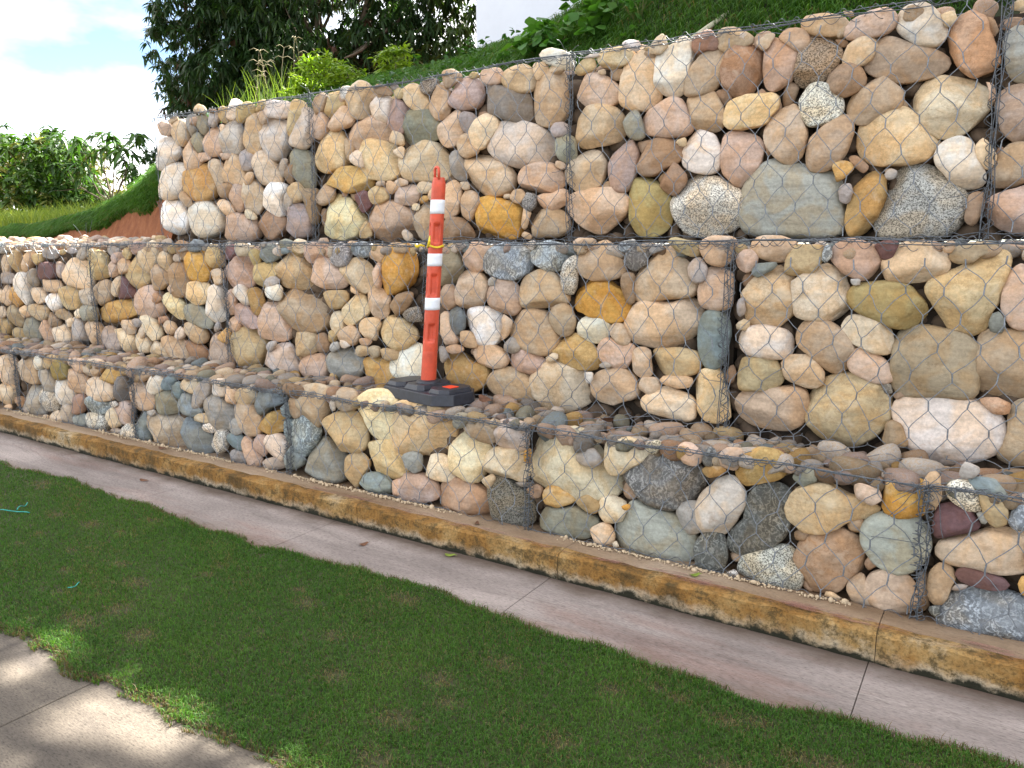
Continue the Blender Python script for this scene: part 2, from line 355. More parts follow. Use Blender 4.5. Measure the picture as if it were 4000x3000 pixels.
STONES = """
3p -6311,2572 -6284,2616 -6209,2629 -6114,2602 -6114,2549 -6172,2508 -6250,2521
3t -6096,2606 -6085,2642 -6018,2659 -5981,2641 -5998,2613 -6065,2592
3c -6151,2570 -6059,2623 -5944,2621 -5904,2580 -5917,2476 -5996,2410 -6095,2444 -6152,2517
3g -5887,2584 -5855,2640 -5798,2654 -5757,2632 -5763,2529 -5817,2489 -5876,2475 -5902,2518
3n -5745,2630 -5658,2644 -5622,2590 -5639,2490 -5678,2474 -5754,2558
3c -5746,2687 -5706,2720 -5646,2707 -5603,2667 -5618,2639 -5750,2655
3r -5585,2667 -5514,2664 -5456,2655 -5482,2636 -5582,2645
3g -5598,2580 -5529,2661 -5471,2649 -5473,2584 -5532,2531 -5592,2525 -5613,2553
3y -5468,2655 -5407,2678 -5357,2659 -5349,2566 -5392,2545 -5451,2596
3w -5384,2657 -5343,2724 -5274,2727 -5198,2695 -5193,2632 -5278,2569 -5347,2572 -5383,2614
3y -5246,2588 -5210,2661 -5086,2681 -5040,2652 -5034,2597 -5131,2557 -5201,2531 -5244,2552
3y -5022,2648 -4993,2666 -4896,2677 -4840,2645 -4880,2608 -4977,2600 -5025,2614
3w -4920,2587 -4881,2672 -4635,2642 -4637,2609 -4683,2539 -4746,2531 -4891,2557
3y -4678,2560 -4632,2629 -4561,2642 -4483,2615 -4499,2531 -4579,2391 -4661,2383
3w -4656,2370 -4533,2541 -4490,2590 -4431,2591 -4457,2349 -4520,2293 -4679,2338
3t -4976,2582 -4941,2610 -4868,2600 -4867,2545 -4919,2495 -4969,2533
3w -6386,2442 -6314,2515 -6180,2513 -6111,2439 -6025,2395 -6126,2324 -6270,2239 -6366,2236 -6379,2340
3t -5993,2406 -5954,2464 -5876,2474 -5851,2374 -5756,2330 -5779,2234 -5922,2204 -5957,2228 -5996,2330
3n -5840,2483 -5793,2510 -5732,2498 -5683,2442 -5687,2361 -5763,2340 -5834,2378
3p -5711,2432 -5646,2523 -5536,2539 -5480,2502 -5499,2321 -5585,2305 -5667,2332
3c -5443,2529 -5401,2537 -5373,2531 -5385,2467 -5440,2500
3w -5521,2361 -5456,2473 -5436,2551 -5375,2578 -5273,2559 -5236,2478 -5202,2354 -5264,2308 -5379,2312 -5524,2332
3t -5200,2496 -5130,2581 -5052,2595 -5002,2542 -4964,2477 -4983,2325 -5057,2287 -5133,2306 -5192,2403
3w -5002,2467 -4930,2552 -4814,2545 -4724,2500 -4687,2436 -4704,2349 -4785,2251 -4850,2230 -4922,2266 -4990,2355
3p -5752,2334 -5617,2333 -5610,2288 -5711,2261 -5757,2289
3t -5453,2314 -5326,2306 -5353,2265 -5424,2262
3w -6371,2085 -6284,2224 -6129,2286 -6025,2273 -5988,2209 -6063,2073 -6179,1998 -6357,1985 -6393,2022
3o -6059,2073 -6011,2196 -5866,2226 -5761,2266 -5692,2217 -5630,2116 -5627,2025 -5746,1957 -5909,1966 -6022,2001
3t -5645,2278 -5525,2271 -5477,2216 -5484,2099 -5565,2013 -5589,2126 -5650,2233
3t -5573,2127 -5518,2243 -5441,2305 -5336,2306 -5260,2258 -5222,2176 -5218,2096 -5279,2051 -5393,2082 -5534,2096
3g -5254,2240 -5215,2295 -5143,2333 -5058,2299 -5065,2215 -5126,2161 -5226,2181
3t -5154,2146 -5076,2150 -5074,2107 -5118,2059 -5174,2054
3c -5139,2178 -5062,2288 -4972,2310 -4891,2249 -4834,2169 -4789,2062 -4896,2056 -5016,2055 -5111,2113
3g -4775,2197 -4719,2241 -4680,2218 -4707,2124 -4752,2085 -4773,2148
3s -4718,2125 -4679,2219 -4637,2237 -4610,2188 -4628,2080 -4683,2034 -4722,2064
3n -4652,2296 -4614,2327 -4463,2257 -4432,2141 -4440,2006 -4531,2003 -4616,2089 -4662,2167
3t -6059,2015 -5998,2036 -5904,1955 -5912,1894 -5986,1919
3s -5549,2012 -5508,2062 -5423,2080 -5349,2055 -5361,1997 -5459,1960 -5541,1974
3p -5404,1977 -5348,2071 -5246,2045 -5232,1949 -5253,1855 -5335,1849 -5400,1903
3c -5257,2046 -5173,2101 -5117,2091 -5035,2016 -5022,1907 -5119,1826 -5209,1832 -5267,1885
3W -5000,2028 -4932,2058 -4783,2055 -4723,2017 -4782,1935 -4781,1805 -4876,1817 -5011,1907
3g -4707,1979 -4657,1957 -4630,1900 -4708,1833 -4732,1862
3t -4692,2007 -4628,2046 -4566,2050 -4509,2000 -4555,1913 -4638,1898 -4687,1938
3s -4564,1962 -4511,1994 -4392,1989 -4380,1874 -4420,1717 -4476,1773 -4529,1892
3W -6429,1926 -6353,1981 -6217,1976 -6079,1909 -6013,1804 -6091,1702 -6201,1679 -6345,1730 -6416,1820
3W -5988,1930 -5900,1958 -5750,1950 -5610,1873 -5553,1773 -5617,1689 -5784,1644 -5908,1677 -5985,1788
3t -5579,1960 -5507,1958 -5403,1925 -5334,1856 -5403,1813 -5449,1829 -5525,1899
3c -5229,1860 -5149,1858 -5064,1806 -5067,1777 -5178,1793
3p -5532,1772 -5477,1832 -5335,1836 -5178,1788 -5105,1721 -5123,1640 -5263,1611 -5464,1611 -5543,1665
3s -5099,1822 -5019,1850 -4878,1832 -4786,1787 -4787,1694 -4895,1627 -5026,1639 -5096,1727
3g -4801,1759 -4745,1871 -4649,1897 -4558,1880 -4486,1747 -4492,1649 -4657,1636 -4782,1659
3s -4370,1852 -4303,1836 -4304,1728 -4359,1716
3t -4392,2577 -4360,2641 -4270,2662 -4233,2636 -4277,2543 -4379,2522
3y -4282,2591 -4251,2647 -4120,2664 -4091,2602 -4050,2568 -4138,2532 -4239,2478 -4275,2530
3W -4091,2642 -4073,2680 -4020,2685 -3985,2653 -4004,2604 -4052,2587 -4083,2605
3t -4066,2595 -3999,2668 -3924,2707 -3863,2693 -3801,2626 -3829,2543 -3873,2474 -3957,2463 -4039,2496
3s -3769,2637 -3738,2662 -3669,2648 -3603,2606 -3614,2572 -3672,2589 -3750,2600
3g -3618,2640 -3579,2650 -3532,2631 -3561,2606 -3599,2614
3y -3596,2604 -3557,2621 -3519,2610 -3502,2560 -3550,2551 -3592,2576
3c -3547,2618 -3499,2648 -3415,2632 -3352,2570 -3312,2505 -3327,2459 -3401,2455 -3475,2500 -3530,2561
3E -3361,2622 -3305,2643 -3215,2647 -3198,2618 -3244,2576 -3299,2551 -3352,2581
3t -3191,2644 -3164,2681 -3094,2686 -3026,2652 -3035,2620 -3131,2575 -3174,2603
3t -3292,2530 -3259,2594 -3196,2601 -3144,2562 -3137,2461 -3164,2410 -3236,2389 -3289,2448
3u -3159,2526 -3127,2603 -3031,2632 -2955,2623 -2897,2578 -2881,2504 -2923,2443 -3008,2434 -3121,2468
3y -2969,2629 -2927,2650 -2869,2630 -2902,2608 -2952,2614
3p -2901,2625 -2859,2652 -2738,2650 -2714,2622 -2730,2561 -2803,2563 -2893,2605
3p -4428,2498 -4380,2536 -4302,2536 -4240,2467 -4255,2400 -4336,2345 -4402,2381
3c -4240,2436 -4160,2504 -4071,2556 -4000,2505 -3986,2460 -4047,2413 -4199,2395 -4242,2414
3t -4067,2389 -4022,2452 -3854,2482 -3745,2421 -3657,2371 -3690,2287 -3750,2291 -3892,2316 -3927,2230 -3989,2256 -4061,2313
3w -3844,2571 -3772,2599 -3693,2598 -3636,2557 -3670,2426 -3730,2413 -3808,2474
3u -3674,2434 -3630,2543 -3591,2557 -3478,2494 -3470,2465 -3491,2397 -3531,2330 -3590,2324 -3637,2374
3n -3563,2277 -3526,2360 -3485,2469 -3308,2460 -3237,2385 -3257,2276 -3406,2259 -3520,2246
3t -3244,2308 -3197,2386 -3108,2446 -3056,2428 -3031,2319 -3067,2240 -3138,2211 -3209,2237
3g -3043,2403 -3012,2421 -2945,2401 -2911,2359 -2937,2308 -2980,2278 -3031,2316
3s -2932,2411 -2857,2411 -2833,2376 -2908,2356
3c -2988,2261 -2935,2351 -2835,2394 -2761,2355 -2745,2315 -2819,2242 -2869,2186 -2929,2184 -2980,2214
3t -3064,2217 -3024,2275 -2981,2285 -2973,2231 -2923,2181 -2872,2171 -2992,2132 -3035,2155
3Y -4456,2194 -4413,2324 -4307,2393 -4184,2407 -4123,2334 -4095,2257 -4109,2182 -4133,2137 -4244,2128 -4312,2116 -4413,2144
3t -4072,2353 -3982,2258 -4006,2185 -4051,2150 -4056,2255
3w -4027,2209 -3978,2243 -3915,2239 -3886,2200 -3890,2119 -3973,2139 -4024,2172
3Y -3943,2224 -3903,2311 -3820,2312 -3661,2265 -3586,2166 -3579,2085 -3649,2038 -3770,2036 -3873,2048 -3944,2089
3t -3649,2329 -3604,2354 -3528,2319 -3512,2241 -3588,2260 -3636,2278
3c -3611,2211 -3532,2241 -3509,2225 -3525,2155 -3573,2180
3c -3587,2188 -3508,2247 -3375,2263 -3282,2246 -3193,2163 -3163,2057 -3205,2017 -3381,2011 -3535,2011 -3580,2115
3g -3131,2161 -3074,2192 -3022,2127 -2998,2004 -3050,1986 -3112,2030 -3128,2099
3o -4349,2085 -4290,2129 -4070,2140 -3964,2127 -3934,2080 -3843,2031 -3908,1974 -4079,1954 -4208,2009 -4330,2037
3t -4385,1912 -4327,2019 -4258,2032 -4196,1960 -4233,1899 -4336,1871
3s -4141,1956 -4086,1969 -4099,1931 -4143,1925
3s -4085,1946 -3967,1942 -3970,1897 -4044,1899
3m -3998,1922 -3922,1960 -3850,1939 -3843,1864 -3929,1806 -3959,1837
3y -3850,1954 -3767,1988 -3697,1970 -3669,1910 -3731,1868 -3833,1867
3t -3773,2016 -3683,2019 -3684,1983 -3764,1986
3t -3699,1977 -3652,2019 -3584,1994 -3565,1964 -3636,1930 -3685,1947
3c -3608,2002 -3558,2032 -3491,2011 -3482,1989 -3560,1971
3w -3669,1918 -3588,1974 -3480,1987 -3395,1959 -3406,1902 -3465,1853 -3552,1856 -3650,1881
3c -3413,1965 -3365,1999 -3282,1988 -3264,1952 -3320,1919 -3386,1928
3o -3398,1871 -3340,1905 -3285,1903 -3313,1868 -3379,1849
3t -3306,1904 -3277,1952 -3231,1943 -3251,1860 -3297,1875
3t -3223,1959 -3141,2008 -3079,1974 -3059,1890 -3082,1793 -3173,1753 -3227,1790
3t -3044,1984 -2979,1981 -2962,1939 -3006,1927 -3040,1956
3Z -4374,1842 -4312,1920 -4210,1944 -4080,1905 -4009,1817 -3953,1739 -4005,1662 -4116,1628 -4249,1640 -4361,1674
3y -3947,1668 -3880,1759 -3833,1644 -3875,1629 -3949,1630
3t -3948,1793 -3892,1861 -3725,1886 -3586,1859 -3490,1798 -3484,1664 -3554,1620 -3695,1598 -3818,1622 -3910,1684
3c -3464,1837 -3425,1858 -3378,1849 -3398,1807 -3455,1815
3w -3551,1664 -3521,1686 -3464,1648 -3456,1604 -3524,1612
3t -3455,1781 -3405,1859 -3338,1875 -3288,1841 -3298,1604 -3401,1626 -3452,1700
3s -3209,1747 -3127,1759 -3038,1743 -2960,1658 -2952,1616 -3085,1603 -3176,1596 -3220,1675
3t -3039,1882 -2999,1929 -2930,1912 -2897,1857 -2949,1769 -2993,1721 -3036,1785
3t -2729,2596 -2717,2645 -2654,2666 -2560,2655 -2514,2615 -2487,2557 -2521,2504 -2583,2492 -2662,2519 -2717,2557
3c -2493,2608 -2490,2644 -2422,2648 -2385,2619 -2399,2578 -2459,2549 -2485,2570
3W -2454,2679 -2431,2707 -2365,2716 -2270,2686 -2219,2626 -2212,2589 -2269,2584 -2342,2617 -2409,2643
3G -2915,2491 -2881,2572 -2823,2576 -2544,2486 -2531,2333 -2606,2326 -2775,2373 -2857,2413 -2899,2450
3t -2536,2409 -2513,2508 -2453,2569 -2363,2614 -2334,2605 -2289,2539 -2279,2354 -2330,2303 -2405,2290 -2497,2323 -2532,2364
3w -2855,2210 -2821,2294 -2747,2334 -2634,2338 -2508,2295 -2416,2243 -2377,2171 -2399,2102 -2491,2062 -2618,2056 -2748,2103 -2830,2162
3g -2386,2251 -2338,2291 -2286,2293 -2239,2264 -2256,2223 -2315,2211 -2367,2225
3n -2337,2205 -2264,2225 -2205,2196 -2196,2090 -2247,2056 -2306,2085 -2336,2143
3t -3041,2119 -3010,2168 -2924,2160 -2823,2133 -2715,2067 -2667,2025 -2658,1945 -2740,1891 -2858,1892 -2986,1938 -3029,2022
3p -2605,1994 -2565,2051 -2472,2071 -2372,2059 -2296,1998 -2296,1935 -2355,1892 -2439,1892 -2502,1891 -2589,1927
3t -2366,2067 -2306,2073 -2255,2054 -2269,2012 -2321,2039
3P -2471,1882 -2356,1884 -2274,1913 -2251,1855 -2273,1818 -2355,1785 -2447,1803
3t -2650,1868 -2634,1913 -2570,1917 -2538,1883 -2578,1832 -2618,1840
3E -2572,1865 -2541,1897 -2470,1881 -2470,1816 -2509,1778 -2556,1819
3t -2706,1889 -2649,1893 -2641,1867 -2689,1862
3O -3002,1758 -2949,1854 -2854,1889 -2728,1854 -2622,1824 -2602,1763 -2630,1628 -2804,1602 -2933,1624 -2994,1687
3d -2554,1721 -2499,1786 -2406,1793 -2307,1781 -2261,1729 -2253,1670 -2328,1626 -2451,1627 -2538,1654
3t -2565,1760 -2545,1812 -2498,1778 -2537,1663 -2565,1693
3c -2575,1627 -2540,1660 -2484,1640 -2500,1607
3y -2202,2590 -2147,2626 -2088,2626 -2070,2567 -2137,2546 -2197,2546
3w -2174,2627 -2107,2647 -2040,2649 -2048,2618 -2106,2632 -2148,2616
3Z -2072,2627 -2046,2666 -1941,2673 -1876,2654 -1855,2620 -1890,2576 -1970,2561 -2044,2581
3W -1914,2672 -1868,2696 -1805,2678 -1796,2642 -1818,2625 -1874,2653
3s -2014,2559 -1912,2554 -1895,2497 -1959,2497 -2000,2523
3t -2065,2549 -2011,2557 -1994,2527 -2027,2527
3t -1934,2397 -1921,2524 -1846,2668 -1774,2645 -1710,2575 -1696,2388 -1732,2328 -1835,2331 -1925,2361
3y -1782,2641 -1743,2639 -1743,2622 -1773,2626
3c -1751,2624 -1714,2673 -1670,2700 -1638,2636 -1681,2598 -1735,2608
3W -1716,2443 -1707,2607 -1670,2636 -1617,2629 -1582,2674 -1537,2658 -1513,2595 -1529,2477 -1570,2380 -1630,2379 -1692,2399
3R -1503,2659 -1462,2689 -1405,2681 -1367,2615 -1372,2577 -1422,2590 -1471,2570 -1501,2600
3d -1378,2650 -1358,2679 -1276,2680 -1193,2624 -1178,2591 -1264,2577 -1297,2549 -1361,2589
3t -1557,2425 -1506,2520 -1430,2590 -1374,2595 -1323,2550 -1339,2454 -1386,2393 -1507,2366 -1552,2384
3r -1339,2488 -1312,2562 -1258,2594 -1164,2581 -1131,2520 -1148,2420 -1191,2341 -1279,2334 -1324,2394
3c -1165,2584 -1121,2616 -1069,2615 -1104,2551 -1130,2542
3P -1066,2599 -1036,2632 -973,2629 -909,2601 -904,2564 -946,2509 -1006,2554
3P -1125,2460 -1123,2549 -1078,2605 -1023,2554 -958,2515 -972,2449 -987,2388 -1075,2347 -1116,2370
3p -2216,2504 -2191,2570 -2114,2565 -2013,2517 -1929,2451 -1951,2375 -2017,2367 -2153,2380 -2206,2429
3s -1379,2379 -1310,2385 -1286,2324 -1326,2295
3s -1176,2337 -1131,2365 -1103,2336 -1108,2318
3N -1896,2274 -1873,2328 -1817,2323 -1775,2235 -1764,2164 -1828,2161 -1869,2193
3p -1804,2284 -1719,2325 -1629,2368 -1568,2352 -1495,2209 -1523,2170 -1636,2165 -1745,2187 -1794,2226
3t -1541,2301 -1521,2360 -1450,2393 -1385,2373 -1331,2282 -1324,2208 -1375,2165 -1447,2177 -1516,2224
3Y -1317,2227 -1304,2305 -1209,2332 -1062,2330 -1039,2267 -1089,2227 -1107,2190 -1221,2176 -1298,2185
3s -1036,2300 -1011,2373 -980,2385 -953,2348 -974,2281 -1017,2257
3t -2207,2186 -2192,2319 -2133,2365 -2048,2375 -1964,2349 -1904,2272 -1894,2185 -2043,2152 -2172,2142
3c -2266,2006 -2218,2080 -2123,2141 -2063,2115 -2014,2038 -2050,1928 -2118,1885 -2189,1896 -2252,1952
3u -1995,2022 -1977,2109 -1904,2170 -1863,2174 -1812,2091 -1825,1984 -1871,1891 -1929,1878 -1980,1925
3s -1827,2145 -1710,2158 -1755,2105 -1793,2086
3s -1810,2041 -1788,2104 -1695,2154 -1580,2139 -1540,2088 -1553,2033 -1643,2003 -1704,1963 -1783,1967
3c -1576,2133 -1518,2150 -1508,2101 -1545,2104
3w -1546,2053 -1514,2169 -1485,2187 -1375,2152 -1320,2060 -1338,1979 -1373,1957 -1476,1973 -1537,2004
3p -1327,2013 -1312,2141 -1272,2171 -1160,2136 -1109,2080 -1131,1995 -1173,1884 -1228,1879 -1310,1951
3p -1106,2145 -1090,2222 -1020,2254 -970,2275 -928,2220 -897,2122 -921,2015 -964,1982 -1032,2016 -1096,2092
3s -1110,2119 -1091,2118 -1073,2046 -1045,2018 -1085,2027
3s -1660,1931 -1621,2014 -1583,2022 -1513,1952 -1518,1911 -1569,1846 -1615,1851 -1655,1888
3s -1684,1944 -1640,1984 -1617,1990 -1645,1921 -1676,1916
3s -2061,1896 -2011,1942 -1960,1936 -1943,1891 -2018,1879
3P -2270,1846 -2216,1875 -2093,1901 -1974,1900 -1872,1840 -1870,1766 -1968,1692 -2044,1640 -2159,1688 -2250,1767
3Q -1862,1869 -1840,1935 -1760,1964 -1703,1929 -1630,1854 -1604,1773 -1623,1672 -1700,1622 -1781,1630 -1841,1705
3e -1606,1847 -1533,1929 -1482,1969 -1413,1924 -1356,1942 -1267,1883 -1201,1839 -1195,1722 -1262,1654 -1385,1627 -1506,1642 -1587,1745
3N -1211,1696 -1203,1868 -1126,1980 -1039,2005 -873,1953 -782,1936 -736,1895 -736,1787 -691,1632 -853,1623 -1133,1625 -1198,1653
3t -959,2650 -933,2680 -838,2676 -750,2646 -734,2611 -751,2580 -817,2573 -900,2591 -943,2621
3p -745,2574 -722,2623 -641,2657 -579,2660 -534,2634 -523,2581 -570,2543 -665,2546 -736,2543
3W -530,2616 -482,2659 -434,2667 -378,2630 -324,2554 -319,2497 -358,2468 -431,2480 -496,2534 -523,2570
3c -346,2598 -292,2602 -278,2563 -314,2526 -329,2558
3r -315,2511 -281,2574 -220,2593 -173,2564 -137,2480 -100,2383 -108,2354 -195,2324 -264,2385 -298,2446
3s -195,2581 -138,2555 -111,2497 -141,2471 -169,2535
3t -772,2668 -720,2663 -699,2637 -724,2635
3M -969,2422 -954,2510 -904,2593 -849,2588 -777,2528 -754,2478 -783,2421 -840,2366 -923,2354 -961,2351
3s -804,2561 -737,2545 -735,2519 -761,2516
3t -751,2453 -726,2517 -670,2548 -619,2538 -600,2500 -624,2437 -673,2417 -740,2432
3t -659,2421 -606,2488 -604,2540 -540,2531 -413,2469 -302,2423 -287,2383 -314,2354 -372,2342 -462,2326 -512,2332 -624,2384
3s -816,2360 -787,2425 -715,2433 -660,2403 -634,2347 -666,2304 -730,2283 -793,2317
3e -938,2285 -893,2350 -853,2363 -803,2340 -746,2287 -732,2231 -759,2185 -819,2169 -881,2160 -919,2213
3s -1090,2323 -1054,2326 -1029,2267 -1070,2228 -1084,2222
3t -714,2243 -670,2320 -595,2359 -557,2355 -476,2280 -477,2221 -530,2173 -605,2152 -657,2150 -699,2187
3s -481,2260 -448,2224 -452,2198 -490,2215
3C -425,2245 -394,2307 -313,2340 -195,2317 -133,2260 -127,2191 -166,2124 -219,2071 -288,2060 -364,2102 -414,2178
3p -164,2302 -111,2266 -95,2215 -123,2168 -125,2243
3Y -669,2084 -640,2151 -548,2211 -486,2222 -426,2180 -377,2103 -305,2045 -336,1987 -415,1965 -560,1960 -636,1999 -662,2042
3p -897,2006 -877,2090 -819,2149 -734,2197 -692,2180 -681,2117 -708,2022 -764,1955 -832,1938 -883,1962
3o -761,1959 -733,1985 -678,1975 -662,1940 -700,1900 -732,1880
3s -700,2007 -653,2001 -597,1950 -620,1916 -663,1953
3W -319,1984 -296,2028 -217,2058 -168,2032 -144,1960 -109,1887 -110,1836 -148,1814 -214,1833 -274,1909 -306,1937
3c -169,2054 -116,2032 -71,1965 -78,1922 -110,1904 -143,1957
3o -685,1711 -667,1824 -627,1913 -577,1949 -529,1915 -518,1818 -540,1722 -579,1631 -645,1617 -674,1646
3g -721,1838 -710,1865 -670,1870 -657,1835 -670,1772 -711,1788
3g -519,1904 -499,1930 -467,1922 -464,1888 -501,1876
3F -546,1652 -521,1835 -497,1937 -428,1958 -353,1943 -289,1913 -222,1830 -166,1801 -165,1728 -205,1648 -268,1608 -375,1615 -490,1609
3s -530,1931 -486,1936 -497,1923 -515,1910
3s -163,1797 -107,1814 -100,1736 -132,1652 -170,1686
3s -124,2523 -94,2548 -28,2550 -24,2508 -79,2498
3c -86,2575 -58,2606 -26,2601 -21,2553 -53,2564
3N -92,2464 -68,2497 6,2498 31,2256 -35,2275 -75,2347
3u -98,2184 -76,2244 -23,2263 43,2244 67,2003 -11,2027 -59,2068
3t -92,1892 -60,1967 -26,2015 44,2016 64,1872 0,1805 -69,1820
3p -97,1724 -76,1783 -11,1806 100,1840 122,1617 6,1625 -78,1678
3s -74,1995 -53,2006 -39,1981 -68,1938
2g -8370,1561 -8225,1578 -8140,1550 -8243,1505 -8383,1505
2y -8259,1404 -8192,1539 -8051,1561 -8026,1473 -8036,1328 -8222,1314
2t -7993,1429 -7920,1506 -7762,1529 -7810,1409 -7915,1331 -7980,1341
2t -8400,1448 -8281,1505 -8207,1427 -8280,1313 -8398,1311
2g -8387,1311 -8266,1325 -8158,1293 -8200,1213 -8388,1208
2y -7746,1475 -7709,1497 -7600,1508 -7574,1433 -7687,1400
2g -7631,1486 -7554,1550 -7448,1561 -7330,1540 -7322,1477 -7449,1455 -7528,1476
2m -7749,1377 -7641,1432 -7477,1412 -7407,1349 -7441,1285 -7697,1268 -7765,1300
2u -7356,1435 -7259,1415 -7211,1353 -7223,1290 -7304,1288 -7352,1351
2g -7864,1343 -7760,1366 -7725,1279 -7707,1214 -7821,1189 -7872,1254
2W -8197,1257 -8093,1316 -7960,1307 -7938,1207 -7955,1027 -8071,1011 -8152,1054 -8201,1143
2t -7745,1235 -7665,1258 -7393,1259 -7321,1213 -7416,1146 -7622,1161 -7744,1191
2c -7318,1382 -7223,1457 -7065,1458 -6923,1397 -6862,1316 -6882,1202 -7036,1198 -7266,1234
2y -7256,1530 -7153,1551 -7141,1510 -7223,1494
2g -7134,1520 -7048,1561 -6917,1541 -6961,1510 -7078,1505
2g -6956,1510 -6897,1571 -6801,1581 -6801,1481 -6882,1450 -6954,1470
2y -6865,1531 -6733,1541 -6612,1501 -6557,1402 -6554,1313 -6741,1284 -6827,1328
2p -6466,1444 -6387,1444 -6343,1396 -6352,1338 -6463,1306
2g -6487,1571 -6382,1571 -6283,1542 -6361,1484 -6465,1493
2u -6454,1454 -6357,1513 -6252,1523 -6225,1475 -6353,1425
2t -6356,1367 -6327,1435 -6235,1475 -6158,1427 -6202,1359 -6308,1338
2y -6235,1532 -6179,1561 -6120,1514 -6161,1466 -6227,1475
2u -6149,1561 -6042,1608 -5930,1598 -5973,1523 -6108,1504
2g -6997,1180 -6878,1204 -6777,1136 -6792,1053 -6982,1056 -7026,1127
2n -6986,1045 -6758,1044 -6780,919 -6972,909 -7019,970
2y -7416,1113 -7360,1190 -7254,1214 -7083,1177 -7038,1105 -7054,1020 -7235,1001 -7388,1049
2W -7641,1051 -7519,1132 -7394,1136 -7350,1052 -7381,997 -7511,969 -7629,1008
2c -7903,1142 -7829,1178 -7720,1181 -7624,1129 -7617,1063 -7775,1024 -7898,1064
2c -8451,1126 -8363,1197 -8256,1154 -8289,1016 -8389,989 -8471,1044
2o -8269,1165 -8133,1203 -8083,1024 -8209,973 -8287,1039
2c -8446,1173 -8403,1105 -8438,1012 -8489,998
2t -6793,1186 -6687,1260 -6556,1283 -6517,1194 -6548,1112 -6722,1055 -6807,1103
2c -6463,1256 -6328,1328 -6300,1290 -6411,1139 -6492,1186
2y -6249,1406 -6183,1503 -6095,1532 -6033,1504 -6030,1409 -5963,1305 -6109,1215 -6245,1211 -6286,1279
2C -6047,1447 -6000,1599 -5915,1626 -5781,1561 -5775,1487 -5849,1412 -5957,1334 -6013,1400
2c -5762,1506 -5712,1529 -5591,1516 -5599,1452 -5642,1360 -5728,1414 -5770,1450
2d -5905,1336 -5796,1431 -5681,1358 -5640,1313 -5777,1226 -5858,1214 -5915,1269
2m -6411,1198 -6321,1318 -6240,1290 -6219,1203 -6102,1197 -6106,1168 -6316,1131 -6438,1137
2o -6803,1029 -6536,1091 -6247,1141 -6169,1095 -6146,1017 -6379,956 -6659,891 -6800,935
2p -6147,1155 -6061,1226 -5943,1248 -5822,1195 -5828,1147 -5760,1064 -5880,1001 -6128,999 -6152,1067
2r -5881,1158 -5811,1198 -5738,1153 -5824,1103 -5887,1110
2s -5657,1358 -5586,1433 -5463,1453 -5414,1363 -5425,1272 -5497,1178 -5635,1173 -5673,1237
2s -5590,1579 -5480,1615 -5379,1596 -5358,1525 -5425,1462 -5512,1480 -5582,1525
2g -5555,1498 -5494,1507 -5438,1481 -5471,1453 -5531,1453
2g -5703,1552 -5648,1615 -5570,1633 -5545,1588 -5598,1534 -5659,1534
2b -5346,1570 -5253,1622 -5155,1604 -5161,1552 -5249,1530 -5336,1534
2O -5477,1371 -5433,1489 -5339,1534 -5224,1526 -5161,1455 -5143,1367 -5221,1304 -5336,1310 -5468,1325
2y -5171,1561 -5126,1587 -5017,1569 -4969,1501 -4978,1414 -5077,1400 -5153,1473
2c -5105,1334 -5086,1387 -5000,1406 -4950,1363 -4957,1294 -5069,1282
2Y -5481,1206 -5428,1272 -5292,1302 -5180,1278 -5165,1216 -5239,1133 -5373,1114 -5473,1151
2W -5225,1169 -5180,1251 -5050,1281 -5011,1256 -5008,1017 -5108,994 -5194,989 -5230,1060
2Z -5776,1169 -5708,1199 -5574,1166 -5505,1104 -5489,993 -5611,997 -5727,1057 -5783,1112
2n -5491,1086 -5412,1117 -5309,1112 -5215,1043 -5142,930 -5284,949 -5472,994
2t -5651,1240 -5583,1288 -5561,1224 -5611,1195
2g -5078,991 -5006,1003 -4998,950 -5071,919
2t -8064,866 -7980,938 -7764,1015 -7745,904 -7850,922
2d -8017,980 -7874,1020 -7639,1007 -7641,897 -7754,869 -7917,928 -8007,924
2n -8194,821 -8049,909 -7894,905 -7824,818 -7789,673 -7928,641 -8106,652 -8183,717
2p -7807,844 -7701,883 -7611,799 -7594,678 -7690,626 -7780,711
2s -7620,932 -7552,957 -7397,899 -7387,845 -7581,813
2d -7456,962 -7325,1000 -7155,944 -7224,898 -7363,912
2c -7105,968 -7019,1014 -6962,1006 -6974,943 -7074,927
2d -8409,976 -8263,993 -8145,906 -8143,815 -8221,776 -8349,827
2t -8122,967 -8011,1005 -7956,951 -8040,880
2y -8615,849 -8468,856 -8361,803 -8411,694 -8663,655
2y -8335,770 -8149,769 -8034,673 -8086,646 -8289,668
2t -8514,973 -8441,976 -8389,897 -8470,858 -8540,867
2c -7613,731 -7509,825 -7358,855 -7291,783 -7265,709 -7402,634 -7528,625 -7605,664
2c -7270,896 -7194,927 -7119,904 -7170,843 -7250,844
2g -7263,828 -7206,917 -7066,924 -7019,863 -7019,757 -6991,694 -7133,669 -7254,666
2t -7013,832 -6922,911 -6810,896 -6710,828 -6733,691 -6811,676 -6935,731
2u -6692,850 -6606,876 -6486,832 -6434,712 -6479,658 -6624,658 -6703,736
2C -6539,880 -6401,847 -6249,816 -6220,668 -6327,650 -6421,724 -6476,823
2c -6392,940 -6234,948 -6171,912 -6218,830 -6321,834
2g -6214,940 -6124,974 -6042,959 -6050,910 -6153,894
2C -6091,983 -5973,998 -5869,926 -5832,842 -5903,798 -6019,791 -6075,866
2c -6106,878 -6041,920 -6014,873 -6040,813 -6090,810
2r -5836,989 -5706,1014 -5679,978 -5812,933
2C -6249,796 -6116,884 -6014,782 -5995,685 -6180,681
2C -5987,765 -5902,790 -5809,757 -5726,667 -5794,632 -5952,669
2t -5772,905 -5715,975 -5624,960 -5584,906 -5669,854 -5747,859
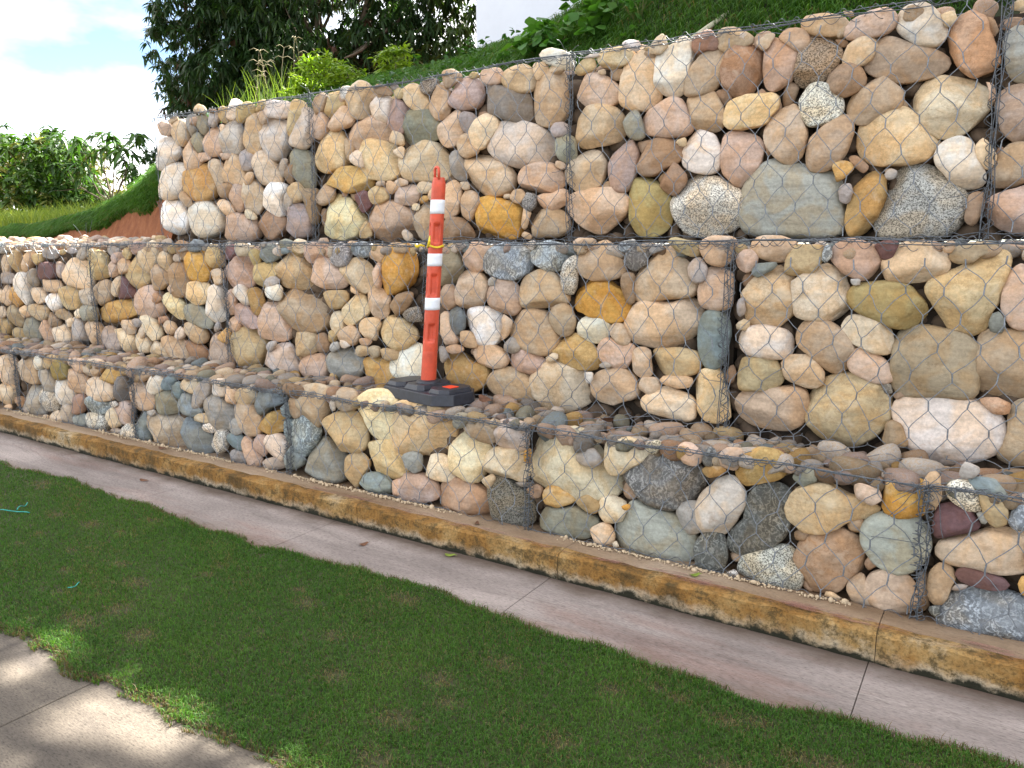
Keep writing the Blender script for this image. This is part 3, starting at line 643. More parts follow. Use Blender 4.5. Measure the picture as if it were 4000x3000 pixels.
2t -5837,821 -5722,847 -5554,820 -5495,682 -5560,648 -5718,636 -5806,697
2w -5612,896 -5553,937 -5481,904 -5487,857 -5551,829 -5611,849
2d -5551,944 -5411,979 -5282,949 -5233,870 -5283,811 -5401,812 -5515,871
2s -5536,832 -5462,818 -5286,792 -5198,669 -5348,638 -5464,676
2p -5278,828 -5211,906 -5097,903 -4967,812 -4899,664 -5123,664 -5232,720
2o -5063,901 -4974,960 -4921,936 -4916,857 -4959,836 -5039,866
2p -4947,1424 -4909,1480 -4843,1501 -4717,1488 -4652,1408 -4652,1299 -4738,1263 -4911,1251 -4967,1285
2m -4910,1508 -4889,1562 -4823,1583 -4792,1576 -4788,1502 -4888,1467
2c -4801,1562 -4767,1589 -4612,1589 -4606,1542 -4651,1502 -4755,1499
2y -4647,1503 -4623,1536 -4540,1556 -4503,1530 -4529,1457 -4582,1430 -4630,1463
2b -4545,1503 -4484,1569 -4404,1585 -4329,1556 -4303,1511 -4394,1465 -4494,1451 -4532,1477
2g -4527,1582 -4466,1601 -4398,1595 -4430,1569 -4500,1556
2n -4320,1601 -4242,1619 -4159,1600 -4190,1562 -4294,1559
2b -4297,1549 -4248,1559 -4174,1550 -4185,1524 -4271,1514
2c -4167,1588 -4109,1619 -4037,1606 -4022,1562 -4061,1525 -4125,1524 -4161,1550
2p -4083,1518 -4061,1569 -3978,1593 -3872,1587 -3840,1538 -3869,1482 -3969,1456 -4050,1462
2p -3922,1605 -3885,1623 -3816,1623 -3809,1586 -3878,1593
2y -4616,1409 -4567,1443 -4407,1455 -4361,1413 -4386,1347 -4466,1338 -4523,1257 -4600,1308
2g -4489,1299 -4455,1346 -4385,1357 -4318,1342 -4340,1309 -4431,1274 -4482,1259
2W -4497,1238 -4448,1286 -4349,1302 -4312,1277 -4327,1211 -4358,1183 -4445,1207
2Y -4396,1438 -4347,1504 -4268,1530 -4175,1511 -4113,1467 -4054,1378 -4058,1321 -4126,1280 -4240,1274 -4335,1287 -4399,1345
2p -4029,1392 -3979,1462 -3906,1491 -3836,1476 -3804,1433 -3745,1403 -3696,1348 -3707,1311 -3803,1284 -3909,1287 -4023,1341
2c -3742,1427 -3689,1471 -3595,1490 -3514,1455 -3461,1384 -3456,1300 -3515,1268 -3614,1277 -3680,1318 -3736,1378
2v -3809,1519 -3789,1574 -3719,1595 -3653,1568 -3631,1508 -3659,1453 -3737,1434 -3787,1458
2g -3807,1574 -3776,1586 -3773,1489 -3816,1495
2v -3619,1550 -3592,1586 -3502,1598 -3438,1568 -3457,1509 -3523,1497 -3595,1520
2p -3470,1503 -3435,1562 -3387,1577 -3333,1550 -3318,1521 -3360,1469 -3415,1480
2p -3431,1439 -3406,1471 -3351,1466 -3370,1386 -3365,1304 -3405,1303 -3426,1367
2O -3411,1354 -3383,1474 -3316,1562 -3222,1585 -3154,1574 -3126,1505 -3114,1419 -3146,1343 -3240,1293 -3335,1275 -3397,1301
2t -3645,1321 -3596,1298 -3531,1264 -3565,1250 -3622,1273
2w -4853,1241 -4807,1276 -4763,1291 -4713,1265 -4677,1198 -4672,1144 -4736,1128 -4817,1166
2p -4926,1190 -4888,1247 -4844,1252 -4829,1193 -4852,1067 -4917,1064 -4933,1120
2o -4691,1252 -4622,1268 -4554,1236 -4539,1176 -4558,1074 -4601,1048 -4630,1070 -4671,1192
2u -4872,1121 -4816,1148 -4681,1115 -4625,1056 -4580,983 -4653,968 -4788,992 -4859,1038
2t -4913,988 -4868,1060 -4777,995 -4792,952 -4893,918
2y -4919,889 -4852,964 -4681,967 -4594,895 -4585,819 -4641,710 -4732,631 -4808,624 -4924,672 -4923,788
2p -4613,1041 -4553,1207 -4427,1151 -4362,1100 -4303,969 -4287,923 -4398,889 -4528,901 -4620,909
2d -4424,1203 -4385,1258 -4276,1281 -4087,1293 -3979,1251 -3922,1150 -3937,1052 -3986,984 -4136,976 -4300,956 -4373,1030
2y -3890,1251 -3849,1271 -3684,1276 -3661,1233 -3733,1162 -3803,1153 -3863,1189
2Y -3728,1174 -3674,1220 -3554,1261 -3493,1166 -3503,1128 -3649,1041 -3708,1075
2t -3492,1233 -3465,1282 -3400,1302 -3329,1268 -3316,1197 -3343,1124 -3416,1097 -3478,1167
2s -3292,1199 -3235,1260 -3127,1298 -3113,1247 -3185,1162 -3271,1123 -3294,1151
2C -3860,1062 -3829,1127 -3750,1137 -3718,1101 -3722,1013 -3777,972 -3838,987 -3858,1011
2t -3775,966 -3702,1027 -3641,1049 -3576,1003 -3578,959 -3623,916 -3708,926
2t -3567,1059 -3515,1098 -3408,1110 -3394,1068 -3429,1005 -3414,957 -3504,970 -3560,1016
2Y -3445,1039 -3394,1102 -3321,1118 -3212,1099 -3129,1050 -3115,998 -3194,927 -3273,909 -3352,934 -3432,972
2Y -4259,914 -4236,955 -4056,973 -4003,937 -3999,852 -4085,809 -4199,804 -4244,848
2s -3995,965 -3912,977 -3854,910 -3866,858 -3966,837
2g -4492,848 -4444,885 -4383,896 -4386,862 -4450,810 -4490,821
2w -4580,682 -4531,777 -4422,874 -4303,875 -4260,797 -4230,677 -4341,633 -4482,628
2p -4188,751 -4128,796 -3977,824 -3923,805 -3900,735 -3932,660 -4054,628 -4146,674
2s -4221,893 -4186,849 -4142,792 -4149,705 -4200,661 -4164,751 -4216,827
2y -3866,975 -3833,1002 -3781,986 -3774,949 -3820,914 -3855,937
2g -3838,874 -3809,921 -3756,931 -3741,888 -3795,858
2w -3742,944 -3686,948 -3627,921 -3689,891 -3740,900
2N -3899,792 -3869,840 -3743,882 -3657,869 -3591,810 -3594,747 -3649,665 -3720,645 -3816,675 -3884,728
2d -3628,895 -3559,918 -3492,917 -3487,862 -3562,843 -3621,864
2t -3565,962 -3498,973 -3449,957 -3484,924 -3550,926
2d -3482,899 -3448,926 -3384,919 -3386,863 -3460,833
2d -3393,898 -3336,915 -3195,913 -3204,864 -3307,838 -3387,850
2o -3611,745 -3556,832 -3455,840 -3286,822 -3256,770 -3283,687 -3431,642 -3546,675
2y -3867,685 -3837,727 -3786,699 -3788,660 -3850,654
2E -3192,1145 -3145,1182 -3062,1197 -3035,1106 -3140,1100
2n -3012,1442 -2973,1534 -2874,1562 -2787,1541 -2736,1459 -2763,1390 -2808,1340 -2888,1338 -2987,1364
2p -2739,1528 -2687,1582 -2604,1592 -2530,1562 -2530,1515 -2572,1435 -2630,1420 -2698,1453
2v -2577,1481 -2535,1542 -2454,1582 -2359,1581 -2289,1549 -2258,1491 -2265,1439 -2351,1385 -2454,1389 -2552,1421
2v -2252,1530 -2211,1581 -2122,1593 -2020,1568 -1994,1531 -2025,1474 -2076,1436 -2150,1441 -2233,1485
2e -2278,1581 -2218,1600 -2188,1587 -2225,1543 -2263,1562
2g -2755,1582 -2704,1589 -2662,1575 -2713,1542 -2747,1548
2c -2803,1284 -2789,1355 -2744,1425 -2701,1432 -2600,1407 -2542,1333 -2568,1265 -2610,1215 -2713,1197 -2773,1236
2p -2872,1333 -2784,1339 -2760,1225 -2831,1187 -2875,1192
2g -2522,1370 -2497,1394 -2465,1384 -2481,1344 -2514,1336
2p -2537,1280 -2512,1355 -2447,1383 -2375,1365 -2328,1320 -2316,1234 -2359,1175 -2439,1189 -2529,1225
2d -2316,1333 -2296,1392 -2182,1440 -2100,1416 -2040,1334 -1999,1265 -2068,1243 -2234,1223 -2296,1221 -2312,1273
2e -2046,1411 -2018,1475 -1961,1522 -1933,1513 -1946,1426 -1951,1344 -1979,1303 -2030,1323
2d -1975,1574 -1934,1605 -1837,1604 -1830,1580 -1918,1537 -1961,1549
2t -1949,1456 -1939,1531 -1884,1580 -1802,1598 -1741,1562 -1678,1460 -1697,1411 -1757,1398 -1853,1389 -1930,1413
2O -1996,1259 -1962,1343 -1898,1382 -1794,1384 -1711,1331 -1642,1236 -1648,1199 -1734,1169 -1852,1189 -1960,1228
2s -2138,1225 -2064,1247 -2049,1229 -2086,1208
2d -2108,1198 -2083,1238 -2024,1256 -1980,1229 -1958,1160 -1978,1089 -2029,1073 -2074,1102 -2104,1146
2b -2817,1166 -2786,1206 -2742,1204 -2708,1150 -2709,1087 -2753,1035 -2797,1061
2t -2888,1155 -2825,1179 -2801,1067 -2757,1027 -2767,984 -2883,976
2W -2722,1140 -2679,1195 -2577,1209 -2486,1186 -2445,1120 -2454,1058 -2503,999 -2604,986 -2654,1052 -2714,1084
2t -2442,1191 -2354,1141 -2386,1059 -2459,1007 -2410,1112
2t -2751,1029 -2724,1059 -2664,1062 -2596,1004 -2614,968 -2699,969 -2751,993
2g -2410,1003 -2370,1053 -2330,1035 -2299,984 -2354,953 -2410,969
2t -2392,1081 -2380,1149 -2332,1192 -2239,1213 -2147,1194 -2108,1130 -2070,1054 -2099,986 -2160,954 -2260,967 -2348,1009
2W -1951,1135 -1923,1181 -1874,1196 -1783,1182 -1748,1152 -1754,1096 -1822,1047 -1871,1057 -1929,1091
2o -2089,988 -2067,1042 -1994,1086 -1943,1083 -1871,1042 -1814,989 -1813,938 -1847,897 -1955,907 -2044,939
2t -2851,938 -2815,969 -2762,980 -2692,963 -2727,932 -2780,921
2s -2691,943 -2652,960 -2609,963 -2627,913 -2669,923
2t -2652,892 -2634,957 -2592,985 -2508,987 -2442,964 -2402,919 -2426,869 -2509,851 -2593,876
2p -2410,904 -2386,948 -2298,974 -2220,967 -2150,912 -2188,848 -2250,836 -2346,862 -2410,877
2c -2135,937 -2079,981 -2042,971 -2049,944 -2116,919
2o -2914,773 -2894,848 -2812,913 -2741,911 -2663,867 -2594,865 -2552,805 -2587,738 -2665,687 -2806,716 -2906,729
2t -2548,785 -2497,832 -2398,862 -2310,835 -2254,799 -2214,707 -2245,669 -2358,657 -2473,693 -2540,736
2C -2258,795 -2220,867 -2135,911 -2059,917 -1955,890 -1896,829 -1873,766 -1908,703 -1981,654 -2071,630 -2163,661 -2226,716
2t -1862,817 -1827,878 -1758,910 -1669,918 -1608,879 -1579,806 -1604,759 -1664,747 -1725,714 -1810,731 -1846,766
2w -1887,886 -1824,892 -1837,833 -1858,825
2g -2886,964 -2832,946 -2815,904 -2861,858 -2888,877
2W -3311,876 -3230,942 -3123,957 -3048,925 -3053,738 -3178,722 -3297,731 -3324,798
2t -1980,1577 -1935,1611 -1820,1604 -1883,1560 -1947,1537
2v -1706,1587 -1610,1603 -1609,1565 -1656,1532 -1705,1554
2K -1667,1488 -1639,1554 -1591,1581 -1537,1543 -1541,1478 -1599,1444 -1648,1449
2g -1529,1554 -1478,1581 -1432,1554 -1477,1538 -1523,1522
2y -1450,1586 -1417,1613 -1283,1586 -1265,1544 -1302,1518 -1392,1544
2t -1642,1375 -1608,1465 -1515,1532 -1434,1543 -1352,1490 -1285,1373 -1300,1324 -1448,1308 -1566,1276 -1640,1319
2s -1683,1365 -1676,1426 -1609,1428 -1613,1378 -1604,1278 -1640,1265 -1672,1309
2g -1323,1459 -1300,1502 -1257,1513 -1222,1461 -1230,1403 -1273,1386 -1308,1417
2p -1270,1554 -1255,1596 -1202,1616 -1097,1605 -1084,1554 -1102,1503 -1153,1472 -1218,1487
2p -1081,1504 -1058,1549 -1007,1550 -980,1515 -997,1459 -1032,1443 -1074,1463
2p -1269,1353 -1241,1449 -1188,1473 -1124,1462 -1105,1400 -1104,1274 -1188,1258 -1255,1279
2t -1677,1179 -1642,1250 -1546,1288 -1427,1270 -1291,1313 -1261,1255 -1273,1156 -1349,1074 -1453,1044 -1574,1059 -1650,1100
2c -1748,1123 -1711,1165 -1661,1162 -1622,1085 -1621,1056 -1683,1058
2b -1264,1181 -1233,1242 -1168,1255 -1113,1210 -1103,1136 -1120,1039 -1144,972 -1209,966 -1246,1040
2t -1621,992 -1588,1040 -1516,1051 -1499,899 -1546,877 -1596,913
2y -1512,998 -1499,1039 -1359,1049 -1267,1039 -1243,986 -1263,929 -1411,904 -1495,920
2t -1566,836 -1549,884 -1471,891 -1439,826 -1527,788 -1558,802
2t -1449,894 -1424,907 -1275,915 -1273,865 -1352,850 -1434,867
2c -1557,751 -1540,782 -1422,846 -1304,813 -1268,783 -1264,681 -1392,689 -1525,708
2Y -1276,871 -1242,941 -1177,969 -1131,929 -1105,833 -1082,715 -1163,682 -1221,720 -1258,783
2s -1119,958 -1078,994 -1065,941 -1083,886 -1111,905
2c -1067,1195 -1027,1223 -995,1204 -1013,1167 -1060,1169
2g -1063,1310 -1033,1331 -1019,1260 -1038,1228 -1059,1248
2s -1068,1402 -1029,1444 -987,1424 -995,1383 -1056,1377
2p -1813,1023 -1769,1079 -1693,1067 -1605,1049 -1604,1004 -1651,925 -1753,934 -1805,965
2g -1812,922 -1761,955 -1710,942 -1735,922
2t -1024,1569 -991,1611 -885,1610 -803,1580 -821,1511 -913,1492 -986,1521
2v -692,1495 -686,1569 -654,1569 -651,1523 -670,1495
2y -851,1440 -850,1510 -819,1569 -691,1569 -698,1500 -748,1430 -805,1429
2b -1005,1444 -977,1486 -884,1493 -894,1469 -974,1420
2p -662,1512 -639,1580 -566,1596 -481,1568 -457,1513 -472,1446 -521,1417 -598,1450
2m -488,1568 -439,1590 -384,1584 -413,1514 -448,1508
2c -454,1469 -420,1546 -363,1584 -285,1584 -214,1536 -195,1483 -233,1429 -339,1410 -430,1425
2t -224,1568 -198,1594 -174,1578 -184,1537 -212,1542
2d -198,1526 -160,1568 -72,1588 -17,1573 -15,1547 -75,1532 -108,1500 -172,1495
2Y -266,1395 -235,1428 -145,1483 -59,1537 4,1537 22,1485 3,1360 -28,1306 -31,1242 -99,1184 -157,1202 -214,1298
2Y -1051,1337 -1000,1412 -931,1473 -836,1451 -812,1344 -802,1273 -890,1184 -974,1173 -1025,1214
2C -815,1404 -756,1452 -691,1488 -612,1443 -575,1375 -547,1284 -565,1243 -684,1225 -794,1249
2q -573,1364 -554,1393 -430,1413 -339,1399 -274,1329 -262,1252 -313,1211 -394,1218 -524,1274 -564,1307
2g -568,1423 -526,1424 -524,1396 -555,1396
2p 10,1382 36,1476 85,1497 141,1447 166,1285 112,1231 49,1248 11,1320
2b -27,1258 -17,1295 9,1301 31,1250 26,1214 -19,1221
2t -791,1178 -751,1228 -661,1227 -581,1178 -532,1111 -557,1003 -622,986 -694,1052 -766,1107
2c -591,1202 -562,1256 -520,1258 -382,1214 -367,1159 -383,1101 -445,1096 -532,1136
2w -1058,1113 -1030,1171 -946,1188 -838,1176 -788,1118 -807,1056 -901,1037 -1012,1053
2t -844,1030 -817,1057 -714,1064 -652,985 -659,924 -727,918 -822,946
2p -554,1042 -529,1108 -487,1117 -400,1066 -364,1000 -372,965 -455,968 -543,1007
2d -372,1096 -365,1200 -256,1217 -110,1193 -57,1131 -48,933 -153,933 -332,914 -365,969
2d -44,1035 -55,1208 96,1222 175,1211 208,973 106,940 -31,948
2y -1049,949 -1034,1027 -888,1038 -842,967 -845,918 -927,878 -1039,873
2t -1054,790 -1032,857 -909,883 -744,905 -720,815 -733,738 -813,690 -947,692 -1050,725
2Y -724,811 -691,914 -616,976 -517,984 -429,951 -376,886 -374,791 -442,698 -525,638 -628,661 -701,726
2w -355,840 -341,889 -252,922 -85,917 11,894 68,823 71,745 22,682 -107,628 -207,636 -284,696
2s -390,696 -368,805 -315,788 -277,700 -327,681
2r -37,935 34,948 80,926 76,883 22,882
2s -364,913 -334,928 -303,920 -342,893
2t 53,697 84,801 82,910 123,946 177,931 213,742 151,667 79,667
2K -403,961 -368,970 -355,926 -385,922
1c -7655,520 -7594,589 -7461,610 -7371,543 -7411,329 -7550,326 -7634,425
1w -7260,515 -7201,593 -7126,609 -7159,421 -7255,401
1t -7232,482 -7165,602 -7059,625 -6998,544 -6938,457 -6951,395 -7248,366
1W -6965,581 -6901,652 -6804,654 -6804,565 -6890,522 -6954,542
1y -6800,614 -6675,668 -6564,667 -6596,601 -6718,551 -6811,564
1Q -6740,567 -6651,633 -6535,657 -6452,620 -6475,501 -6631,457 -6718,489
1g -6963,507 -6765,535 -6672,433 -6689,352 -6789,326 -6910,390
1w -6683,431 -6629,471 -6515,486 -6353,394 -6408,290 -6598,249 -6673,342
1p -6413,629 -6351,672 -6319,656 -6346,606
1p -6397,636 -6319,671 -6180,673 -6136,629 -6182,568 -6304,567 -6386,599
1p -6159,635 -6074,685 -5925,683 -5883,640 -6013,554 -6119,525 -6179,577
1t -6480,500 -6430,573 -6240,551 -6164,491 -6201,382 -6323,389 -6457,434
1c -6217,437 -6143,511 -6036,544 -5832,484 -5811,412 -5884,367 -6037,345 -6185,372
1o -5981,557 -5851,642 -5767,663 -5679,620 -5671,576 -5793,509 -5924,506
1y -5637,655 -5555,685 -5513,657 -5537,601 -5612,613
1G -5761,531 -5690,574 -5579,584 -5570,494 -5610,390 -5722,378 -5779,418
1c -7712,257 -7636,340 -7422,339 -7397,267 -7509,148 -7685,139
1r -7404,197 -7308,250 -7189,231 -7214,166 -7352,150
1g -7298,190 -7242,301 -7126,365 -6948,362 -6997,223 -6957,134 -7069,73 -7269,86
1e -6959,282 -6864,364 -6716,338 -6633,287 -6649,204 -6846,172 -6935,213
1R -6424,273 -6354,359 -6262,378 -6198,346 -6254,233 -6347,203 -6435,212
1v -6250,271 -6200,354 -6091,384 -5912,356 -5870,314 -5964,246 -6135,236
1e -5817,356 -5748,382 -5688,361 -5757,325
1u -5797,304 -5723,369 -5625,384 -5570,340 -5589,218 -5719,192 -5793,230
1c -5915,188 -5866,289 -5778,327 -5725,259 -5703,196 -5806,155 -5903,161
1g -6596,224 -6513,273 -6409,245 -6436,103 -6513,83 -6601,153
1b -6407,187 -6242,217 -6214,132 -6318,90 -6434,95
1e -6249,144 -6225,225 -6067,243 -5956,209 -5935,135 -6063,70 -6199,81
1c -6809,109 -6776,174 -6659,193 -6562,119 -6566,98 -6737,87
1g -7231,146 -7181,188 -7131,137 -7159,102
1t -6926,108 -6820,152 -6772,107 -6855,76
1t -7611,123 -7471,165 -7415,134 -7510,91
1e -5755,124 -5671,200 -5559,214 -5508,148 -5516,91 -5642,83 -5751,96
1g -5882,113 -5792,162 -5713,154 -5719,116
1b -5495,222 -5441,328 -5378,345 -5344,268 -5372,183 -5307,110 -5428,102 -5482,150
1t -5545,505 -5476,556 -5387,547 -5265,471 -5272,363 -5431,345 -5516,390
1w -5366,542 -5296,619 -5176,647 -5094,620 -5119,540 -5242,484 -5341,509
1d -5474,606 -5434,671 -5328,680 -5339,609 -5436,556
1p -5396,596 -5313,656 -5193,684 -5183,650 -5291,605 -5371,563
1b -5100,579 -5034,654 -4950,666 -4927,630 -5021,544 -5092,537
1s -4897,642 -4852,680 -4701,718 -4692,686 -4830,640
1c -4892,590 -4845,640 -4735,663 -4648,630 -4694,567 -4777,534 -4869,549
1n -5261,454 -5195,509 -5051,520 -4977,450 -4987,371 -5146,343 -5257,375
1b -5002,564 -4927,609 -4873,601 -4883,525 -4944,476 -4995,504
1b -4976,451 -4877,530 -4770,524 -4778,456 -4649,437 -4734,385 -4871,355 -4964,383
1g -4779,457 -4697,591 -4611,657 -4555,646 -4569,579 -4643,489 -4743,423 -4782,432
1w -4559,607 -4495,670 -4420,677 -4373,649 -4408,557 -4495,556
1t -4389,584 -4358,643 -4285,654 -4258,621 -4312,495 -4382,528
1g -4665,465 -4612,538 -4509,548 -4402,494 -4334,437 -4370,318 -4510,300 -4607,346
1C -5430,266 -5324,324 -5104,341 -4979,330 -4980,207 -4979,101 -5138,78 -5314,80 -5407,159
1g -5309,350 -5218,374 -5192,355 -5272,301
1b -4962,284 -4906,342 -4813,328 -4726,271 -4612,235 -4638,121 -4773,92 -4910,89 -4956,162
1c -4775,359 -4697,402 -4592,415 -4572,367 -4654,323 -4732,330
1e -4672,322 -4565,353 -4492,321 -4560,278 -4637,285
1g -4356,362 -4302,417 -4233,386 -4213,340 -4277,303 -4348,322
1e -4567,207 -4519,297 -4429,317 -4396,272 -4443,174 -4524,129 -4579,154
1b -4404,272 -4345,313 -4249,302 -4218,241 -4259,195 -4355,213
1g -4411,131 -4355,189 -4245,189 -4203,130 -4254,97 -4375,112
1c -4298,573 -4249,628 -4137,645 -4081,602 -4110,544 -4204,518 -4286,537
1b -4088,538 -4053,628 -3918,653 -3782,631 -3820,580 -3946,530 -4041,464
1t -4325,485 -4268,523 -4138,518 -4054,442 -4072,340 -4175,314 -4283,363
1b -3843,529 -3770,590 -3729,571 -3744,487 -3828,500
1d -3754,602 -3709,654 -3653,625 -3634,533 -3704,490 -3744,521
1o -4078,404 -3982,477 -3873,520 -3828,472 -3848,397 -3957,346 -4047,346
1d -3700,554 -3682,686 -3566,715 -3432,705 -3431,585 -3484,486 -3551,448 -3630,492
1w -3366,648 -3327,658 -3326,591 -3367,580
1d -3355,655 -3318,721 -3211,742 -3177,685 -3188,606 -3295,583 -3356,587
1Z -3208,609 -3198,666 -3071,734 -2915,723 -2897,655 -2924,478 -2996,451 -3125,496 -3197,531
1Y -2948,491 -2935,581 -2869,675 -2773,691 -2564,667 -2502,602 -2523,442 -2674,388 -2865,382 -2941,415
1y -3504,435 -3461,510 -3349,564 -3226,578 -3142,471 -3146,368 -3224,323 -3377,335 -3486,367
1v -3764,380 -3740,467 -3670,518 -3590,486 -3528,435 -3549,362 -3673,236 -3755,260
1b -3814,465 -3727,487 -3713,453 -3740,318 -3782,324 -3811,393
1w -4039,271 -3989,341 -3890,354 -3807,304 -3851,188 -3958,171 -4026,211
1u -4145,285 -4086,328 -4005,330 -4004,230 -4045,181 -4115,214
1p -4234,284 -4171,324 -4159,256 -4065,169 -4089,109 -4192,99 -4231,183
1b -3835,242 -3760,313 -3664,243 -3651,197 -3721,155 -3825,145
1g -4043,163 -3932,198 -3829,184 -3850,131 -4012,105
1N -3762,106 -3577,364 -3480,360 -3327,270 -3343,127 -3497,77 -3679,70
1y -3306,190 -3272,300 -3180,331 -3101,280 -3141,206 -3206,103 -3297,122
1b -3183,108 -3106,224 -3018,238 -2927,197 -2922,131 -3053,96
1Y -3138,349 -3121,397 -2946,455 -2904,438 -2851,358 -2813,266 -2926,214 -3070,224 -3111,285
1N -2816,384 -2747,410 -2681,404 -2684,308 -2738,288 -2791,323
1C -2674,338 -2627,404 -2549,421 -2498,397 -2456,299 -2513,274 -2669,285
1p -2914,217 -2857,232 -2804,192 -2805,136 -2896,131
1u -2889,200 -2832,260 -2695,282 -2603,249 -2573,158 -2713,110 -2836,109
1n -2439,628 -2432,671 -2375,683 -2313,669 -2376,604 -2427,587
1d -2390,610 -2339,658 -2265,667 -2180,641 -2187,533 -2266,542 -2340,564
1w -2195,561 -2174,656 -2080,677 -1988,659 -1987,529 -2080,521 -2175,522
1Z -2491,386 -2476,518 -2436,585 -2372,564 -2248,497 -2243,403 -2312,302 -2401,314 -2479,344
1C -2247,374 -2228,471 -2191,510 -2003,520 -1991,456 -1996,348 -2084,369 -2241,354
1O -1982,528 -1942,554 -1936,475 -1976,449
1c -2256,331 -2188,373 -2164,356 -2201,282
1s -2591,170 -2563,242 -2482,288 -2404,302 -2252,241 -2228,139 -2316,89 -2432,110 -2579,116
1E -2231,268 -2212,335 -2139,347 -2020,284 -1962,233 -1961,124 -2091,108 -2201,113
1s -1995,313 -1932,349 -1893,331 -1909,288 -1955,269
1G -2043,362 -1963,366 -1918,379 -1929,347 -2009,338
1C -1992,412 -1975,565 -1919,635 -1784,646 -1672,655 -1576,621 -1573,521 -1489,421 -1495,385 -1582,336 -1666,330 -1799,334 -1945,356
1C -1556,614 -1529,646 -1426,663 -1349,649 -1319,614 -1375,549 -1445,497 -1500,480 -1532,518
1g -1690,541 -1647,591 -1596,596 -1551,544 -1569,515 -1632,503 -1677,519
1K -1479,465 -1413,517 -1321,588 -1259,628 -1208,633 -1123,591 -1038,527 -1062,457 -1142,387 -1208,360 -1313,366 -1435,414
1o -1875,308 -1851,362 -1791,366 -1691,329 -1697,304 -1803,257 -1864,273
1y -1690,320 -1629,355 -1553,363 -1552,328 -1576,272 -1621,273 -1667,300
1C -1566,286 -1552,348 -1502,369 -1435,352 -1421,314 -1450,244 -1499,225 -1549,248
1s -1456,411 -1436,441 -1400,441 -1363,416 -1386,372 -1433,357
1O -1427,345 -1386,364 -1385,330 -1420,326
1n -1932,183 -1908,219 -1698,272 -1645,251 -1561,225 -1611,154 -1623,127 -1769,109 -1914,142
1t -1602,185 -1546,226 -1502,223 -1476,175 -1487,113 -1562,102
1N -1503,181 -1455,239 -1385,370 -1324,329 -1196,319 -1104,269 -1083,182 -1097,122 -1187,95 -1335,109 -1457,100
1g -1171,351 -1140,405 -1070,421 -1056,363 -1042,288 -1095,260 -1135,291
1w -1075,384 -1059,453 -998,518 -942,560 -911,554 -867,488 -864,435 -901,357 -940,294 -981,266 -1029,270 -1064,313
1p -1175,651 -1149,688 -1106,694 -1056,653 -1059,609 -1096,590 -1157,605
1K -1049,640 -1028,686 -1002,687 -979,640 -1003,605 -1040,604
1o -1052,575 -1029,603 -972,612 -935,591 -965,568 -1022,548
1p -982,648 -948,693 -892,701 -871,670 -902,598 -964,609
1K -1069,200 -1045,267 -982,291 -939,278 -923,177 -941,112 -993,88 -1048,97
1c -1470,149 -1452,162 -1436,133 -1463,115
1e -1322,660 -1261,691 -1243,666 -1270,624 -1298,617
1o -910,599 -888,665 -822,705 -744,701 -685,660 -674,632 -737,576 -861,531 -902,548
1K -850,487 -817,525 -721,547 -667,510 -666,418 -688,320 -752,253 -861,218 -928,225 -927,291 -859,369
1Y -683,468 -653,535 -591,584 -519,594 -464,559 -385,544 -337,524 -346,483 -439,455 -524,393 -605,376 -664,410
1p -438,605 -401,626 -334,614 -318,574 -353,546 -406,568
1n -661,607 -641,655 -587,659 -561,614 -618,579
1N -385,417 -370,469 -322,501 -240,514 -166,491 -135,403 -175,307 -237,273 -323,292 -371,361
1s -652,347 -613,391 -585,372 -600,328 -637,320
1r -640,247 -587,362 -489,398 -408,380 -352,328 -373,258 -437,171 -470,127 -552,111 -593,174
1e -870,154 -838,221 -741,264 -655,288 -599,218 -607,132 -652,78 -760,78 -862,101
1s -455,439 -380,468 -376,416 -409,399
1s -370,281 -336,338 -315,284 -347,252
1d -421,171 -416,213 -366,250 -335,173 -293,124 -320,92 -381,101
1t -351,192 -334,246 -278,282 -219,274 -176,245 -157,163 -205,105 -264,104 -325,128
1s -610,119 -580,163 -496,138 -568,109
1t -514,135 -469,146 -423,118 -457,99
1e -921,119 -879,150 -858,123 -908,100
1s -919,204 -855,230 -852,177 -902,165
1O -312,564 -301,642 -235,672 -180,672 -152,538 -222,515 -308,517
1t -180,669 -158,716 -129,712 -114,620 -144,546 -169,584
1g -49,773 7,753 -17,716 -64,708 -61,751
1e -103,656 -84,689 -36,693 17,643 19,589 -33,583 -85,616
1b -43,701 10,719 51,717 101,652 72,639 16,662 -14,681
1y 2,666 42,669 97,617 103,560 61,539 30,579
1v 107,588 120,628 151,638 173,552 128,543 109,564
1g 2,588 26,593 43,558 27,543
1m -132,500 -119,586 -63,600 -26,586 21,523 3,494 -114,447
1t -117,399 -100,442 -30,462 56,514 123,524 177,523 191,379 85,353 -20,359 -101,362
1d -130,254 -125,318 -92,362 -55,357 -42,312 -64,217 -91,183 -123,211
1m -42,331 -19,360 72,350 114,343 141,311 91,294 22,294 -29,308
1g -53,265 -34,292 15,300 -24,264
1v -80,115 -77,171 -45,224 24,264 93,277 155,268 205,238 234,150 141,61 69,85 -61,65
1o 160,334 172,379 197,377 205,295 172,295
1K -122,175 -83,195 -78,133 -109,152
1s -166,284 -139,327 -118,116 -152,115 -166,194
"""

# ------------------------------------------------------------------ large structure: terrain, path, kerb, lawn
def grid_mesh(xs, ys, fz, name):
    X, Y = np.meshgrid(xs, ys); P = np.stack([X.ravel(), Y.ravel(), np.zeros(X.size)], 1)
    P[:, 2] = fz(P[:, 0], P[:, 1]); nx, ny = len(xs), len(ys)
    i = np.arange(nx * ny).reshape(ny, nx)
    F = np.stack([i[:-1, :-1].ravel(), i[:-1, 1:].ravel(), i[1:, 1:].ravel(), i[1:, :-1].ravel()], 1)
    return np_mesh(name, P, F)

